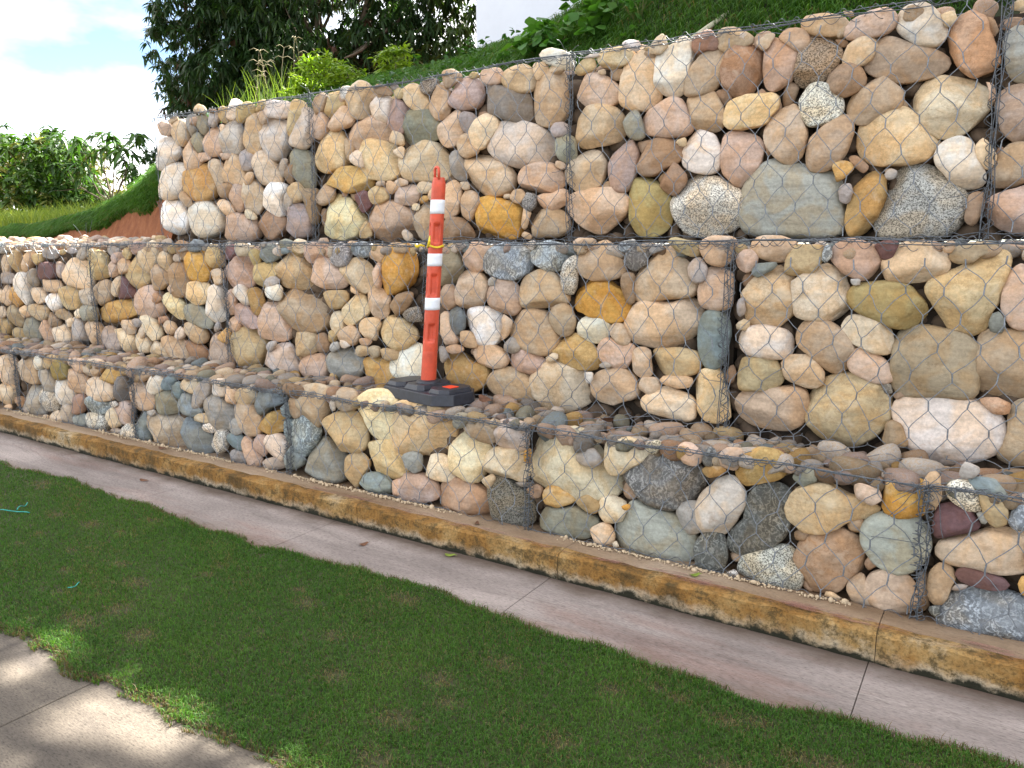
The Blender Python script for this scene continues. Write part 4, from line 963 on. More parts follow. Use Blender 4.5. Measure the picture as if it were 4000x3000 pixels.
RX = np.array([-40, -14, -11.7, -9.9, -8.94, -8.08, -7.5, -6.9, -6.3, -5.4, -4.1, -3.4, -2.85, -2.0, -0.5, 1.5, 6, 40])
RZ = np.array([1.72, 1.72, 1.76, 1.80, 1.95, 2.14, 2.40, 2.75, 2.98, 3.06, 3.14, 3.26, 3.42, 3.85, 4.10, 4.25, 4.4, 4.6])
def hill_z(x, y):
    zr = np.interp(x, RX, RZ)
    right = np.clip((x + 6.9) / 0.5, 0, 1)
    foot = 1.53 * (1 - right) + 2.52 * right
    y0 = 4.62; y1 = 5.12 * (1 - right) + 5.65 * right
    t = np.clip((y - y0) / (y1 - y0), 0, 1)
    cliff = np.clip((y - 4.75) / 0.22, 0, 1)
    t = np.where(right > 0.5, t ** 0.8, cliff * 0.93 + 0.07 * t)
    z = foot + (zr - foot) * t
    z = z + np.clip(y - y1, 0, 40) * 0.02
    P = np.stack([x, y, 0 * x], 1)
    return z + fnoise(P, 3.0, 5) * 0.035 * (t > 0.02)

gm = grid_mesh(np.array([-400, -100, -30, -12, 12, 40, 120, 400.]), np.array([-400, -60, -6, 4.9, 20, 100, 500.]), lambda x, y: 0 * x - 0.06, 'ground')
tag(link_mesh('ground', gm, M['soil_dark']), kind='structure')
xs = np.concatenate([np.linspace(-120, -16, 14), np.arange(-15, 4, 0.09), np.linspace(4.5, 60, 10)])
ys = np.concatenate([np.arange(4.55, 6.6, 0.05), np.linspace(6.8, 14, 14), np.linspace(20, 160, 9)])
tag(link_mesh('hill', grid_mesh(xs, ys, hill_z, 'hill'), M['soil']), kind='structure')

# path of concrete slabs between the kerb and the lawn
path = empty('path'); tag(path, kind='structure')
PJ = [-14.4, -13.0, -11.6, -10.2, -8.8, -7.35, -5.9, -4.45, -3.12, -1.69, -0.29, 1.1, 2.5, 3.9]
for a_, b_ in zip(PJ[:-1], PJ[1:]):
    mb = MB(); mb.box(a_ + 0.0015, b_ - 0.0015, 2.30, 2.99, -0.05, 0.0); mb.build('slab', M['path'], path, bevel=0.002)
mb = MB(); mb.box(-14.4, 3.9, 2.30, 2.99, -0.055, -0.012); mb.build('joint_bed', M['soil_dark'], path)
walk = empty('walkway'); tag(walk, kind='structure')
WJ = [-12.1, -10.5, -8.9, -7.4, -5.8, -4.25, -2.65, -1.1, 0.45, 2.0, 3.6]
for a_, b_ in zip(WJ[:-1], WJ[1:]):
    mb = MB(); mb.box(a_ + 0.002, b_ - 0.002, -1.2, 1.42, -0.05, 0.0); mb.build('slab', M['walk'], walk, bevel=0.004)
mb = MB(); mb.box(-12.1, 3.6, -1.2, 1.42, -0.055, -0.012); mb.build('joint_bed', M['soil_dark'], walk)

# kerb in lengths with open joints
KH = 0.128
kerb = empty('kerb'); tag(kerb, kind='structure')
KJ = [-14.4, -12.2, -9.9, -7.1, -4.33, -2.95, -1.65, -0.27, 1.9, 3.9]
for a_, b_ in zip(KJ[:-1], KJ[1:]):
    nx = int((b_ - a_) / 0.06); X = np.linspace(a_ + 0.0015, b_ - 0.0015, nx)
    prof = [(2.988, -0.05), (2.986, 0.03), (2.986, KH - 0.012), (2.995, KH - 0.002), (3.06, KH), (3.20, KH - 0.004)]
    V = []; 
    for x in X:
        for k, (y, z) in enumerate(prof):
            w_ = 0.005 * math.sin(x * 9.1 + k) + 0.004 * math.sin(x * 23 + 2 * k) + 0.003 * math.sin(x * 61 + 5 * k)
            V.append((x, y + w_ * (k < 4), z + (w_ * 0.6 if k > 1 else 0)))
    F = [(i * 6 + k, (i + 1) * 6 + k, (i + 1) * 6 + k + 1, i * 6 + k + 1) for i in range(nx - 1) for k in range(5)]
    me = bpy.data.meshes.new('kerb_stone'); me.from_pydata(V, [], F); me.materials.append(M['kerb']); me.materials.append(M['kerb_top']); me.update()
    for p in me.polygons: p.material_index = 1 if p.index % 5 > 3 else 0; p.use_smooth = False
    o = link_mesh('kerb_stone', me, None, kerb)
mb = MB(); mb.box(-14.4, 3.9, 3.0, 3.9, -0.05, KH - 0.02); mb.build('footing', M['kerb_top'], kerb)
# strip of faded pink paint on the kerb top
m, n, l = mat_new('worn_pink_paint')
out = nd(n, 'ShaderNodeOutputMaterial'); b = nd(n, 'ShaderNodeBsdfPrincipled'); tr = nd(n, 'ShaderNodeBsdfTransparent'); ms = nd(n, 'ShaderNodeMixShader')
g = nd(n, 'ShaderNodeNewGeometry'); x1 = nd(n, 'ShaderNodeTexNoise', i_Scale=9.0, i_Detail=8.0, i_Roughness=0.8); mp_ = nd(n, 'ShaderNodeMapping'); mp_.inputs['Scale'].default_value = (0.5, 2.5, 1)
l.new(g.outputs['Position'], mp_.inputs[0]); l.new(mp_.outputs[0], x1.inputs['Vector']); rr = ramp(n, [(0.50, 0.0), (0.60, 0.6)]); l.new(x1.outputs[0], rr.inputs[0])
b.inputs['Base Color'].default_value = (0.26, 0.125, 0.105, 1); b.inputs['Roughness'].default_value = 0.85
l.new(rr.outputs[0], ms.inputs[0]); l.new(tr.outputs[0], ms.inputs[1]); l.new(b.outputs[0], ms.inputs[2]); l.new(ms.outputs[0], out.inputs[0])
nx = 120; X = np.linspace(-3.4, 3.0, nx); V = []
for x in X: V += [(x, 3.016 + 0.004 * math.sin(x * 7), KH + 0.0055), (x, 3.085 + 0.006 * math.sin(x * 5 + 1), KH + 0.0055)]
me = np_mesh('paint_stripe', V, [(2*i, 2*i+2, 2*i+3, 2*i+1) for i in range(nx - 1)]); link_mesh('paint_stripe', me, m, kerb)

# lawn
def edge_far(x): return 2.515 + 0.028 * np.sin(x * 2.3 + 0.6) + 0.018 * np.sin(x * 6.1 + 2) + 0.012 * np.sin(x * 14.3) - 0.05 * np.exp(-((x + 3.15) / 0.2) ** 2)
def edge_near(x): return 1.345 + 0.02 * np.sin(x * 3.1 + 1) + 0.015 * np.sin(x * 9.7) + 0.012 * np.sin(x * 21)
nx = 420; X = np.linspace(-12, 3.4, nx); V = []
for x in X:
    e0, e1 = edge_near(x), edge_far(x)
    for k, (t, z) in enumerate([(0, 0.002), (0.012, 0.014), (0.25, 0.022), (0.5, 0.024), (0.75, 0.022), (0.988, 0.014), (1, 0.002)]):
        V.append((x, e0 + (e1 - e0) * t, z))
F = [(i*7+k, (i+1)*7+k, (i+1)*7+k+1, i*7+k+1) for i in range(nx-1) for k in range(6)]
M['thatch'] = simple('lawn_thatch', (0.040, 0.042, 0.017), 0.95, 0, 25, 0.5, 0.01)
tag(link_mesh('lawn', np_mesh('lawn', V, F), M['thatch']), kind='structure')

def blades(name, P, H, W, lean, cols, droop=0.5, mat='grass', seg=2):
    """grass blades: P roots, H length, W width, lean horizontal direction*amount (n,2)"""
    n_ = len(P); r = np.random.default_rng(len(P))
    th = r.uniform(0, np.pi, n_); side = np.stack([np.cos(th), np.sin(th), 0 * th], 1) * (W / 2)[:, None]
    L = np.concatenate([lean, np.zeros((n_, 1))], 1)
    up = np.array([0, 0, 1.0])
    p0 = P; p1 = P + (L * 0.35 + up * (0.6 - 0.2 * droop)) * H[:, None]
    p2 = P + (L * 1.0 + up * (0.95 - droop)) * H[:, None]
    V = np.stack([p0 - side, p0 + side, p1 - side * 0.8, p1 + side * 0.8, p2], 1).reshape(-1, 3)
    b_ = np.arange(n_) * 5
    F = np.concatenate([np.stack([b_, b_+1, b_+3], 1), np.stack([b_, b_+3, b_+2], 1), np.stack([b_+2, b_+3, b_+4], 1)])
    C = np.repeat(cols, 5, axis=0)
    shade = np.tile(np.array([0.8, 0.8, 1.0, 1.0, 1.1]), n_)[:, None]
    return link_mesh(name, np_mesh(name, V, F, True, C * shade), M[mat])

# lawn blades, dense where the photograph looks closest
N = 340000
x = -6.6 + 7.6 * rng.power(1.5, N); far = rng.random(N)
e0, e1 = edge_near(x), edge_far(x)
y = e0 - 0.03 + (e1 - e0 + 0.06) * far
edge = np.minimum(y - e0, e1 - y)
P = np.stack([x, y, np.interp(edge, [-0.02, 0, 0.015, 0.3], [0.0, 0.002, 0.014, 0.022])], 1)
pn = fnoise(P, 1.5, 21); pn2 = fnoise(P, 6.0, 22); pn3 = fnoise(P, 3.1, 23)
straw = (rng.random(N) < np.clip(0.10 + 0.12 * pn + 0.20 * pn2, 0.03, 0.5))
spots = np.zeros(N)
for k in range(70):
    sx_, sy_, sr = rng.uniform(-5.6, 0.4), rng.uniform(1.45, 2.42), rng.uniform(0.02, 0.055)
    spots = np.maximum(spots, np.exp(-(((x - sx_) / (sr * 1.5)) ** 2 + ((y - sy_) / sr) ** 2)))
straw |= rng.random(N) < spots * 0.75
bare = fnoise(P, 4.2, 31, 3) + 0.35 * fnoise(P, 17, 32, 2)
keep = ~((bare > 1.25) & (rng.random(N) < 0.6)) & (rng.random(N) > spots * 0.55)
g1 = np.array([0.034, 0.118, 0.013]); g2 = np.array([0.090, 0.200, 0.026]); st = np.array([0.21, 0.18, 0.085])
t = rng.random(N)[:, None] * 0.7 + np.clip(pn3, 0, 1)[:, None] * 0.3
C = (g1 * (1 - t) + g2 * t) * rng.uniform(0.5, 1.45, N)[:, None]
C[straw] = st * rng.uniform(0.6, 1.2, straw.sum())[:, None]
H = rng.uniform(0.012, 0.027, N) * (1 + 0.25 * pn2) * np.where(edge < 0.05, 1.25, 1.0)
H = np.where(straw, H * 0.85, H)
fr = edge < 0.012
C[fr & (rng.random(N) < .5)] = np.array([0.12, 0.09, 0.045])
H = np.where(fr, H * 1.35, H)
an = rng.uniform(0, 6.283, N); am = rng.uniform(0.1, 1.1, N)
lean = np.stack([np.cos(an) * am, np.sin(an) * am], 1)
sel = keep & ((edge > -0.004) | (fnoise(P, 9.0, 77, 3) > 0.25 - edge * -22))
o = blades('lawn_grass', P[sel], H[sel], rng.uniform(0.0018, 0.0032, sel.sum()), lean[sel], C[sel], 0.35)
tag(o, 'short mown green lawn grass with straw coloured worn patches', 'grass', kind='stuff')

# long grass hanging over the bank
x = np.concatenate([rng.uniform(-12.5, -6.2, 26000), rng.uniform(-12.5, -6.7, 34000), rng.uniform(-7.2, 2.2, 95000)])
N = len(x)
y = np.concatenate([rng.uniform(4.9, 6.1, 26000), rng.uniform(4.76, 5.0, 34000), 4.66 + 1.35 * rng.random(95000) ** 1.4])
z = hill_z(x, y)
left = x < -6.75
ridge = np.interp(x, RX, RZ)
ok = np.where(left, (y > 4.77) , y > 4.70)
soilpatch = left & (z < 1.53 + (ridge - 1.53) * (0.50 + 0.25 * fnoise(np.stack([x, 0*y, 0*x], 1), 2.6, 41)) * (x > -11.2))
baldr = (~left) & (y < 4.80) & (fnoise(np.stack([x, y, 0*x], 1), 2.5, 42) > 0.7)
ok &= ~soilpatch & ~baldr
x, y, z = x[ok], y[ok], z[ok]; n_ = len(x); left = left[ok]
P = np.stack([x, y, z - 0.01], 1)
pn = fnoise(P, 2.2, 43)
H = rng.uniform(0.09, 0.19, n_) * (1 + 0.3 * pn)
an = rng.normal(-math.pi / 2, 0.9, n_); am = rng.uniform(0.3, 1.0, n_)
lean = np.stack([np.cos(an) * am, np.sin(an) * am], 1)
g1 = np.array([0.034, 0.12, 0.014]); g2 = np.array([0.09, 0.21, 0.028])
t = rng.random(n_)[:, None]
C = (g1 * (1 - t) + g2 * t) * (1 + 0.25 * pn)[:, None]
dry = rng.random(n_) < 0.03; C[dry] = np.array([0.2, 0.16, 0.07])
o = blades('bank_grass', P, H, rng.uniform(0.004, 0.008, n_), lean, C, 0.85)
tag(o, 'long green grass draping down the bank behind the wall', 'grass', kind='stuff')

# ------------------------------------------------------------------ gabion baskets
PAL = dict(t=(.43,.335,.25), p=(.43,.325,.27), c=(.50,.42,.325), w=(.54,.49,.455), W=(.62,.60,.575), y=(.40,.315,.185), Y=(.52,.415,.26),
    Z=(.55,.50,.34), o=(.39,.265,.12), O=(.43,.255,.075), s=(.27,.195,.14), d=(.33,.265,.195), g=(.30,.28,.27), G=(.19,.175,.165),
    b=(.18,.215,.24), n=(.225,.225,.19), N=(.26,.27,.25), u=(.33,.265,.255), m=(.14,.085,.09), r=(.36,.24,.17), R=(.28,.19,.165),
    P=(.47,.345,.26), q=(.3,.24,.12), Q=(.27,.225,.105), e=(.47,.45,.42), E=(.22,.21,.20), F=(.31,.305,.30), k=(.17,.17,.165),
    K=(.165,.165,.165), v=(.27,.31,.35), C=(.50,.435,.335), M=(.27,.225,.165))
def _tone(c):
    m_ = sum(c) / 3; return tuple(min(0.78, v * 1.22 * f) for v, f in zip(c, (1.0, 1.0, 0.97)))
PAL = {k: _tone(c) for k, c in PAL.items()}
for k_ in 'tpcyYuPZ': PAL[k_] = tuple(v * 0.84 + q * 0.16 * (sum(PAL[k_]) / 1.31) for v, q in zip(PAL[k_], (.545, .43, .335)))
STYLE = {k: 'plain' for k in PAL}
for k in 'YOoCZr': STYLE[k] = 'rough'
for k in 'eEFM': STYLE[k] = 'granite'
for k in 'kKv': STYLE[k] = 'banded'
FACE = {1: 3.197, 2: 3.66, 3: 4.10}
BASE = {1: 0.115, 2: 0.60, 3: 1.60}
TOPZ = {1: 0.655, 2: 1.575, 3: 2.64}
BACK = {1: 3.74, 2: 4.16, 3: 4.60}
SEAM = {1: [-10.72, -8.96, -7.19, -5.43, -3.73, -1.94, -0.16, 1.55], 2: [-10.3, -8.5, -6.68, -4.87, -2.95, -1.10, 0.72, 1.9], 3: [-6.28, -4.36, -2.21, -0.09, 1.75]}

import bmesh
ICO = {}
for lv in (1, 2, 3, 4):
    bm = bmesh.new(); bmesh.ops.create_icosphere(bm, subdivisions=lv, radius=1.0)
    ICO[lv] = (np.array([v.co[:] for v in bm.verts]), np.array([[v.index for v in f.verts] for f in bm.faces])); bm.free()

def stone_geo(poly, c, seed, style, lv):
    """poly: outline (k,2) relative to the centre in the x-z plane; c: half depth. Returns vertices (n,3)"""
    D, F = ICO[lv]; r_ = np.random.default_rng(seed)
    th = np.linspace(0, 2*np.pi, 72, endpoint=False); R = np.zeros(72)
    k = len(poly); A = poly; B = np.roll(poly, -1, axis=0)
    for i, t in enumerate(th):
        d = np.array([math.cos(t), math.sin(t)]); best = 0
        for a_, b_ in zip(A, B):
            s = b_ - a_; den = d[0]*s[1] - d[1]*s[0]
            if abs(den) < 1e-9: continue
            rr_ = (a_[0]*s[1] - a_[1]*s[0]) / den; u = (a_[0]*d[1] - a_[1]*d[0]) / den
            if rr_ > 0 and -1e-6 <= u <= 1 + 1e-6: best = max(best, rr_)
        R[i] = best
    R[R == 0] = np.median(R)
    sg = 1.0 if style == 'rough' else 1.6
    kk = np.arange(-9, 10); w = np.exp(-kk**2 / (2*sg*sg)); w /= w.sum()
    R = sum(np.roll(R, j) * w[j+9] for j in kk) * 1.095
    x, y, z = D[:, 0], D[:, 1], D[:, 2]
    rho = np.sqrt(x*x + z*z); t = np.arctan2(z, x) % (2*np.pi)
    Rt = np.interp(t, np.append(th, 2*np.pi), np.append(R, R[0]))
    nn = 3.1 if style != 'rough' else 3.8
    g = (rho**nn + np.abs(y)**nn) ** (-1/nn)
    ux, uz = np.where(rho > 1e-6, x/np.maximum(rho, 1e-6), 0), np.where(rho > 1e-6, z/np.maximum(rho, 1e-6), 0)
    V = np.stack([ux*Rt*rho*g, c*y*g, uz*Rt*rho*g], 1)
    Rm = R.mean()
    # broken faces: soft plane cuts on the near side
    ncut = {'rough': 8, 'plain': r_.integers(3, 8), 'granite': 4, 'banded': 5}[style]
    for _ in range(ncut):
        nrm = np.array([r_.normal() * 0.7, -abs(r_.normal()) * .8 - 0.6, r_.normal() * 0.7]); 
        nrm = nrm / np.linalg.norm(nrm); q = V @ nrm; lim = q.max() * r_.uniform(0.64, 0.90)
        ex = q - lim; soft = 0.022 * Rm
        cut = np.where(ex > -soft, (ex + soft) - soft * 0.6 * (1 - np.exp(-(np.maximum(ex + soft, 0)) / (soft * 0.6))), 0) 
        V = V - nrm[None] * np.maximum(cut, 0)[:, None] * 0.92
    sc = 1 / max(Rm, 0.02)
    nrm = V / np.maximum(np.linalg.norm(V, axis=1), 1e-6)[:, None]
    a1, a2, a3 = {'rough': (0.045, 0.022, 0.012), 'plain': (0.030, 0.010, 0.003), 'granite': (0.035, 0.012, 0.006), 'banded': (0.035, 0.018, 0.008)}[style]
    V = V + nrm * Rm * (a1 * fnoise(V, 1.3 * sc, seed, 2) + a2 * fnoise(V, 4.5 * sc, seed + 1, 2))[:, None]
    if lv >= 4: V = V + nrm * Rm * (a3 * fnoise(V, 13 * sc, seed + 2, 2))[:, None]
    return V, F

def add_stone(parent, org, cx, cz, face, poly, key, seed, inset=0.0):
    area = 0.5 * abs(np.sum(poly[:, 0]*np.roll(poly[:, 1], -1) - np.roll(poly[:, 0], -1)*poly[:, 1]))
    Rm = math.sqrt(area / math.pi); c = 0.42 * Rm * 1.25
    yc = face + 0.42 * Rm + 0.10 * Rm + inset
    # a thick stone seen at a slant covers more than its own width on the face plane
    tanv = abs(cx) / yc; halfw = (poly[:, 0].max() - poly[:, 0].min()) / 2
    sx = math.sqrt(max(0.6, 1 - (0.28 * Rm * tanv / max(halfw, 1e-3)) ** 2))
    poly = poly * np.array([sx, 1.0])
    lv = 4 if Rm > 0.088 and cx > -5.2 else 3
    if Rm < 0.035 or cx < -6.5: lv = 3 if Rm > 0.05 else 2
    if key in 'uWR' and False: pass
    V, F = stone_geo(poly, c, seed, STYLE[key], lv)
    o = link_mesh('stone', np_mesh('stone', V, F), M[STYLE[key]], parent, (cx - org[0], yc - org[1], cz - org[2]))
    r_ = np.random.default_rng(seed + 99); j = r_.normal(0, 0.016, 3) + r_.normal(-0.01, 0.115)
    o.color = (*[float(np.clip(v * (1 + q), 0.02, 0.8)) for v, q in zip(PAL[key], j)], 1)
    return o

baskets = {}
LBL = {
 (1, 0): 'low wire basket of stones at the far left end of the bottom row, cut by the frame',
 (1, 1): 'low stone filled basket second from the far left end of the bottom row',
 (1, 2): 'bottom row basket near the left edge with a round green stone near its top',
 (1, 3): 'bottom row basket holding a small red brown stone between pale bluish stones',
 (1, 4): 'bottom row basket left of the delineator base with many blue grey stones',
 (1, 5): 'bottom row basket carrying the orange delineator above a big square cream block',
 (1, 6): 'bottom row basket with a huge cream boulder and dark veined boulders',
 (1, 7): 'bottom row basket at the right edge with the maroon stone and swirled grey boulder',
 (2, 0): 'middle row basket beyond the left edge of the view',
 (2, 1): 'middle row basket at the far left edge filled with small pale stones',
 (2, 2): 'middle row basket second from the left with long upright pale stones and an ochre slab',
 (2, 3): 'middle row basket below the left end of the top row of baskets',
 (2, 4): 'middle row basket left of the delineator with a square brown block in its centre',
 (2, 5): 'middle row basket behind the delineator with a dark blue banded stone at its top',
 (2, 6): 'middle row basket at the right with a round cream boulder and a square brown block',
 (2, 7): 'middle row basket beyond the right edge of the view',
 (3, 0): 'top row basket at the left end with two white rounded stones at its bottom corner',
 (3, 1): 'top row basket above the delineator with yellow broken stones and a big white quartz oval',
 (3, 2): 'large top row basket at the right with a huge grey boulder and speckled granite boulders',
 (3, 3): 'top row basket at the far right edge with a purple stone beside the tied seam',
}
for t in (1, 2, 3):
    for i, (a_, b_) in enumerate(zip(SEAM[t][:-1], SEAM[t][1:])):
        org = ((a_ + b_) / 2, FACE[t], BASE[t])
        e_ = empty('gabion_basket', org)
        lab_i = i + (1 if t == 1 else 0)
        tag(e_, LBL[(t, lab_i)], 'gabion', 'stone filled wire baskets of the retaining wall')
        baskets[(t, i)] = (e_, org, a_, b_)

def basket_at(t, x):
    for i, (a_, b_) in enumerate(zip(SEAM[t][:-1], SEAM[t][1:])):
        if a_ <= x < b_: return baskets[(t, i)]
    return baskets[(t, 0)] if x < SEAM[t][0] else baskets[(t, len(SEAM[t]) - 2)]

placed = {1: [], 2: [], 3: []}
for si, line in enumerate(STONES.strip().split('\n')):
    h, *pts = line.split(); t, key = int(h[0]), h[1]
    pl = np.array([[float(v) / 1000 for v in p.split(',')] for p in pts])
    x_, z_ = pl[:, 0], pl[:, 1]; X2, Z2 = np.roll(x_, -1), np.roll(z_, -1)
    cr_ = x_*Z2 - X2*z_; A_ = cr_.sum() / 2
    cx, cz = ((x_ + X2) * cr_).sum() / (6*A_), ((z_ + Z2) * cr_).sum() / (6*A_)
    Rm = math.sqrt(abs(A_) / math.pi)
    if t == 3: cx = max(cx, -6.24)
    e_, org, a_, b_ = basket_at(t, cx)
    inset = (0.045 if key == 's' and Rm < 0.05 else 0) + (si % 5) * 0.003
    add_stone(e_, org, cx, cz, FACE[t], (pl - [cx, cz]) , key, 1000 + si * 7, inset)
    placed[t].append((cx, cz, Rm))

# stones outside the photograph's frame, for the ends of the rows
def auto_fill(t, x0, x1):
    z0, z1 = BASE[t] + 0.02, TOPZ[t]
    r_ = np.random.default_rng(t * 17 + int(x0 * 10) % 97); tries = 0; mine = []
    while tries < 2600:
        tries += 1
        R = r_.uniform(0.055, 0.13) if tries < 900 else r_.uniform(0.03, 0.06)
        x, z = r_.uniform(x0, x1), r_.uniform(z0 + R * .6, z1 - R * .6)
        if any((x-a)**2 + (z-b)**2 < (0.80*(R+c))**2 for a, b, c in placed[t] + mine): continue
        mine.append((x, z, R)); k = r_.integers(5, 9); an_ = np.sort(r_.uniform(0, 6.28, k) * 0.25 + np.arange(k) * 6.28 / k)
        el = r_.uniform(0.8, 1.2); pl = np.stack([np.cos(an_) * R * el, np.sin(an_) * R / el], 1) * r_.uniform(0.9, 1.12, (k, 1))
        e_, org, a_, b_ = basket_at(t, x)
        add_stone(e_, org, x, z, FACE[t], pl, r_.choice(list('ttppccwyogsdugbn')), int(r_.integers(1e6)), 0)
auto_fill(1, 0.25, 1.5); auto_fill(2, 0.25, 1.85); auto_fill(3, 0.12, 1.7)
auto_fill(1, -8.9, -7.75); auto_fill(2, -10.2, -8.7)

# hidden filling behind the front stones and a dark core
PEB = []
for s in range(10):
    r_ = np.random.default_rng(500 + s); k = 8; an_ = np.arange(k) * 2 * np.pi / k
    pl = np.stack([np.cos(an_) * r_.uniform(0.95, 1.25), np.sin(an_) * r_.uniform(0.7, 1.0)], 1) * r_.uniform(0.85, 1.1, (k, 1))
    V, F = stone_geo(pl * 0.05, 0.038, 900 + s, 'plain' if s % 3 else 'rough', 2)
    PEB.append((V / 0.05, F))
PEB3 = []
for s in range(10):
    r_ = np.random.default_rng(500 + s); k = 8; an_ = np.arange(k) * 2 * np.pi / k
    pl = np.stack([np.cos(an_) * r_.uniform(0.95, 1.25), np.sin(an_) * r_.uniform(0.7, 1.0)], 1) * r_.uniform(0.85, 1.1, (k, 1))
    V, F = stone_geo(pl * 0.05, 0.038, 900 + s, 'plain' if s % 3 else 'rough', 3)
    PEB3.append(np_mesh('pebble', V / 0.05, F))
def rotm(r_):
    q = r_.normal(size=4); q /= np.linalg.norm(q); w, x, y, z = q
    return np.array([[1-2*(y*y+z*z), 2*(x*y-z*w), 2*(x*z+y*w)], [2*(x*y+z*w), 1-2*(x*x+z*z), 2*(y*z-x*w)], [2*(x*z-y*w), 2*(y*z+x*w), 1-2*(x*x+y*y)]])

fill_shade_mat = simple('gap_shade_fill_stone', (0.12, 0.085, 0.058), 0.9, 0, 8, 0.45, 0.004)  # coloured darker than the front stones, gap shade put into the colour
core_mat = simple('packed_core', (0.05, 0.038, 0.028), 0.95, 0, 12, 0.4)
for (t, i), (e_, org, a_, b_) in baskets.items():
    r_ = np.random.default_rng(t * 31 + i); Vs, Fs, off = [], [], 0
    top = TOPZ[t] - 0.06
    for zz in np.arange(BASE[t] + 0.03, top - 0.01, 0.088):
        for xx in np.arange(a_ + 0.04, b_ - 0.02, 0.095):
            V, F = PEB[r_.integers(10)]; s = r_.uniform(0.045, 0.068)
            Pp = (V * s) @ rotm(r_).T + np.array([xx + r_.normal(0, .018), FACE[t] + 0.17 + r_.normal(0, .012), min(zz + r_.normal(0, .015), top - s * .5)]) - np.array(org)
            Vs.append(Pp); Fs.append(F + off); off += len(V)
    o = link_mesh('stone_fill', np_mesh('stone_fill', np.concatenate(Vs), np.concatenate(Fs)), fill_shade_mat, e_); o['kind'] = 'stuff'
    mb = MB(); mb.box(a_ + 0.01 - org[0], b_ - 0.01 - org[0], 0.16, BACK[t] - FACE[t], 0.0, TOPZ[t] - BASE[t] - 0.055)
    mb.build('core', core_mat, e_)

# pebbles and cobbles lying on the ledges
LEDGE = {1: (3.205, 3.68, 0.65, 0.034, 0.080), 2: (3.68, 4.12, 1.545, 0.028, 0.052), 3: (4.12, 4.58, 2.60, 0.035, 0.065)}
pkeys = {1: 'tcswdppugggyobnuwdr', 2: 'tppcwggwgbutsy', 3: 'tppcwgty'}
for t, (y0, y1, zt, ra, rb) in LEDGE.items():
    for (tt, i), (e_, org, a_, b_) in list(baskets.items()):
        if tt != t: continue
        r_ = np.random.default_rng(t * 77 + i); pts = []; tries = 0
        lim = 120 if t == 1 else (95 if t == 2 else 42)
        if a_ > 0.5 or b_ < -8.9: lim = 25
        while tries < 2500 and len(pts) < lim:
            tries += 1; s = r_.uniform(ra, rb) if tries < 900 else r_.uniform(ra * .6, ra)
            x, y = r_.uniform(a_ + 0.03, b_ - 0.03), r_.uniform(y0 + s * .5, y1)
            if any((x-p[0])**2 + (y-p[1])**2 < (0.80*(s+p[2]))**2 for p in pts): continue
            pts.append((x, y, s))
        for x, y, s in pts:
            key = r_.choice(list(pkeys[t]))
            sag = 0.0 
            if t == 1 and x > -1.9: sag = -0.02
            if t == 2 and x < -6.2: sag = 0.02 + (y - 3.7) * 0.18
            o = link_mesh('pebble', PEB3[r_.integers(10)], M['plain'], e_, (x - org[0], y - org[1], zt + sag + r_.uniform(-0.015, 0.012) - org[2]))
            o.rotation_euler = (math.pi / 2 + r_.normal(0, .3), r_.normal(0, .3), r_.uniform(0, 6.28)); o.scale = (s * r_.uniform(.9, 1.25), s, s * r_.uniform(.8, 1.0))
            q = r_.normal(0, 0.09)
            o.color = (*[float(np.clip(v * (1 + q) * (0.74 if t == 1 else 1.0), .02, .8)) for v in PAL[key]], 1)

# wire
def polytube(paths, rads, nside=4):
    Vs, Fs, off = [], [], 0
    for p, r in zip(paths, rads):
        p = np.asarray(p, float); k = len(p)
        d = np.gradient(p, axis=0); d /= np.maximum(np.linalg.norm(d, axis=1), 1e-9)[:, None]
        ref = np.where(np.abs(d[:, 1:2]) < 0.9, np.array([[0, 1.0, 0]]), np.array([[1.0, 0, 0]]))
        s = np.cross(d, ref); s /= np.maximum(np.linalg.norm(s, axis=1), 1e-9)[:, None]; u = np.cross(d, s)
        an_ = np.arange(nside) * 2 * np.pi / nside
        ring = p[:, None] + r * (s[:, None] * np.cos(an_)[None, :, None] + u[:, None] * np.sin(an_)[None, :, None])
        Vs.append(ring.reshape(-1, 3)); i = np.arange(k - 1)[:, None] * nside; j = np.arange(nside)[None]
        q = np.stack([i + j, i + (j + 1) % nside, i + (j + 1) % nside + nside, i + j + nside], -1).reshape(-1, 4)
        Fs.append(q + off); off += k * nside
    return np.concatenate(Vs), np.concatenate(Fs)

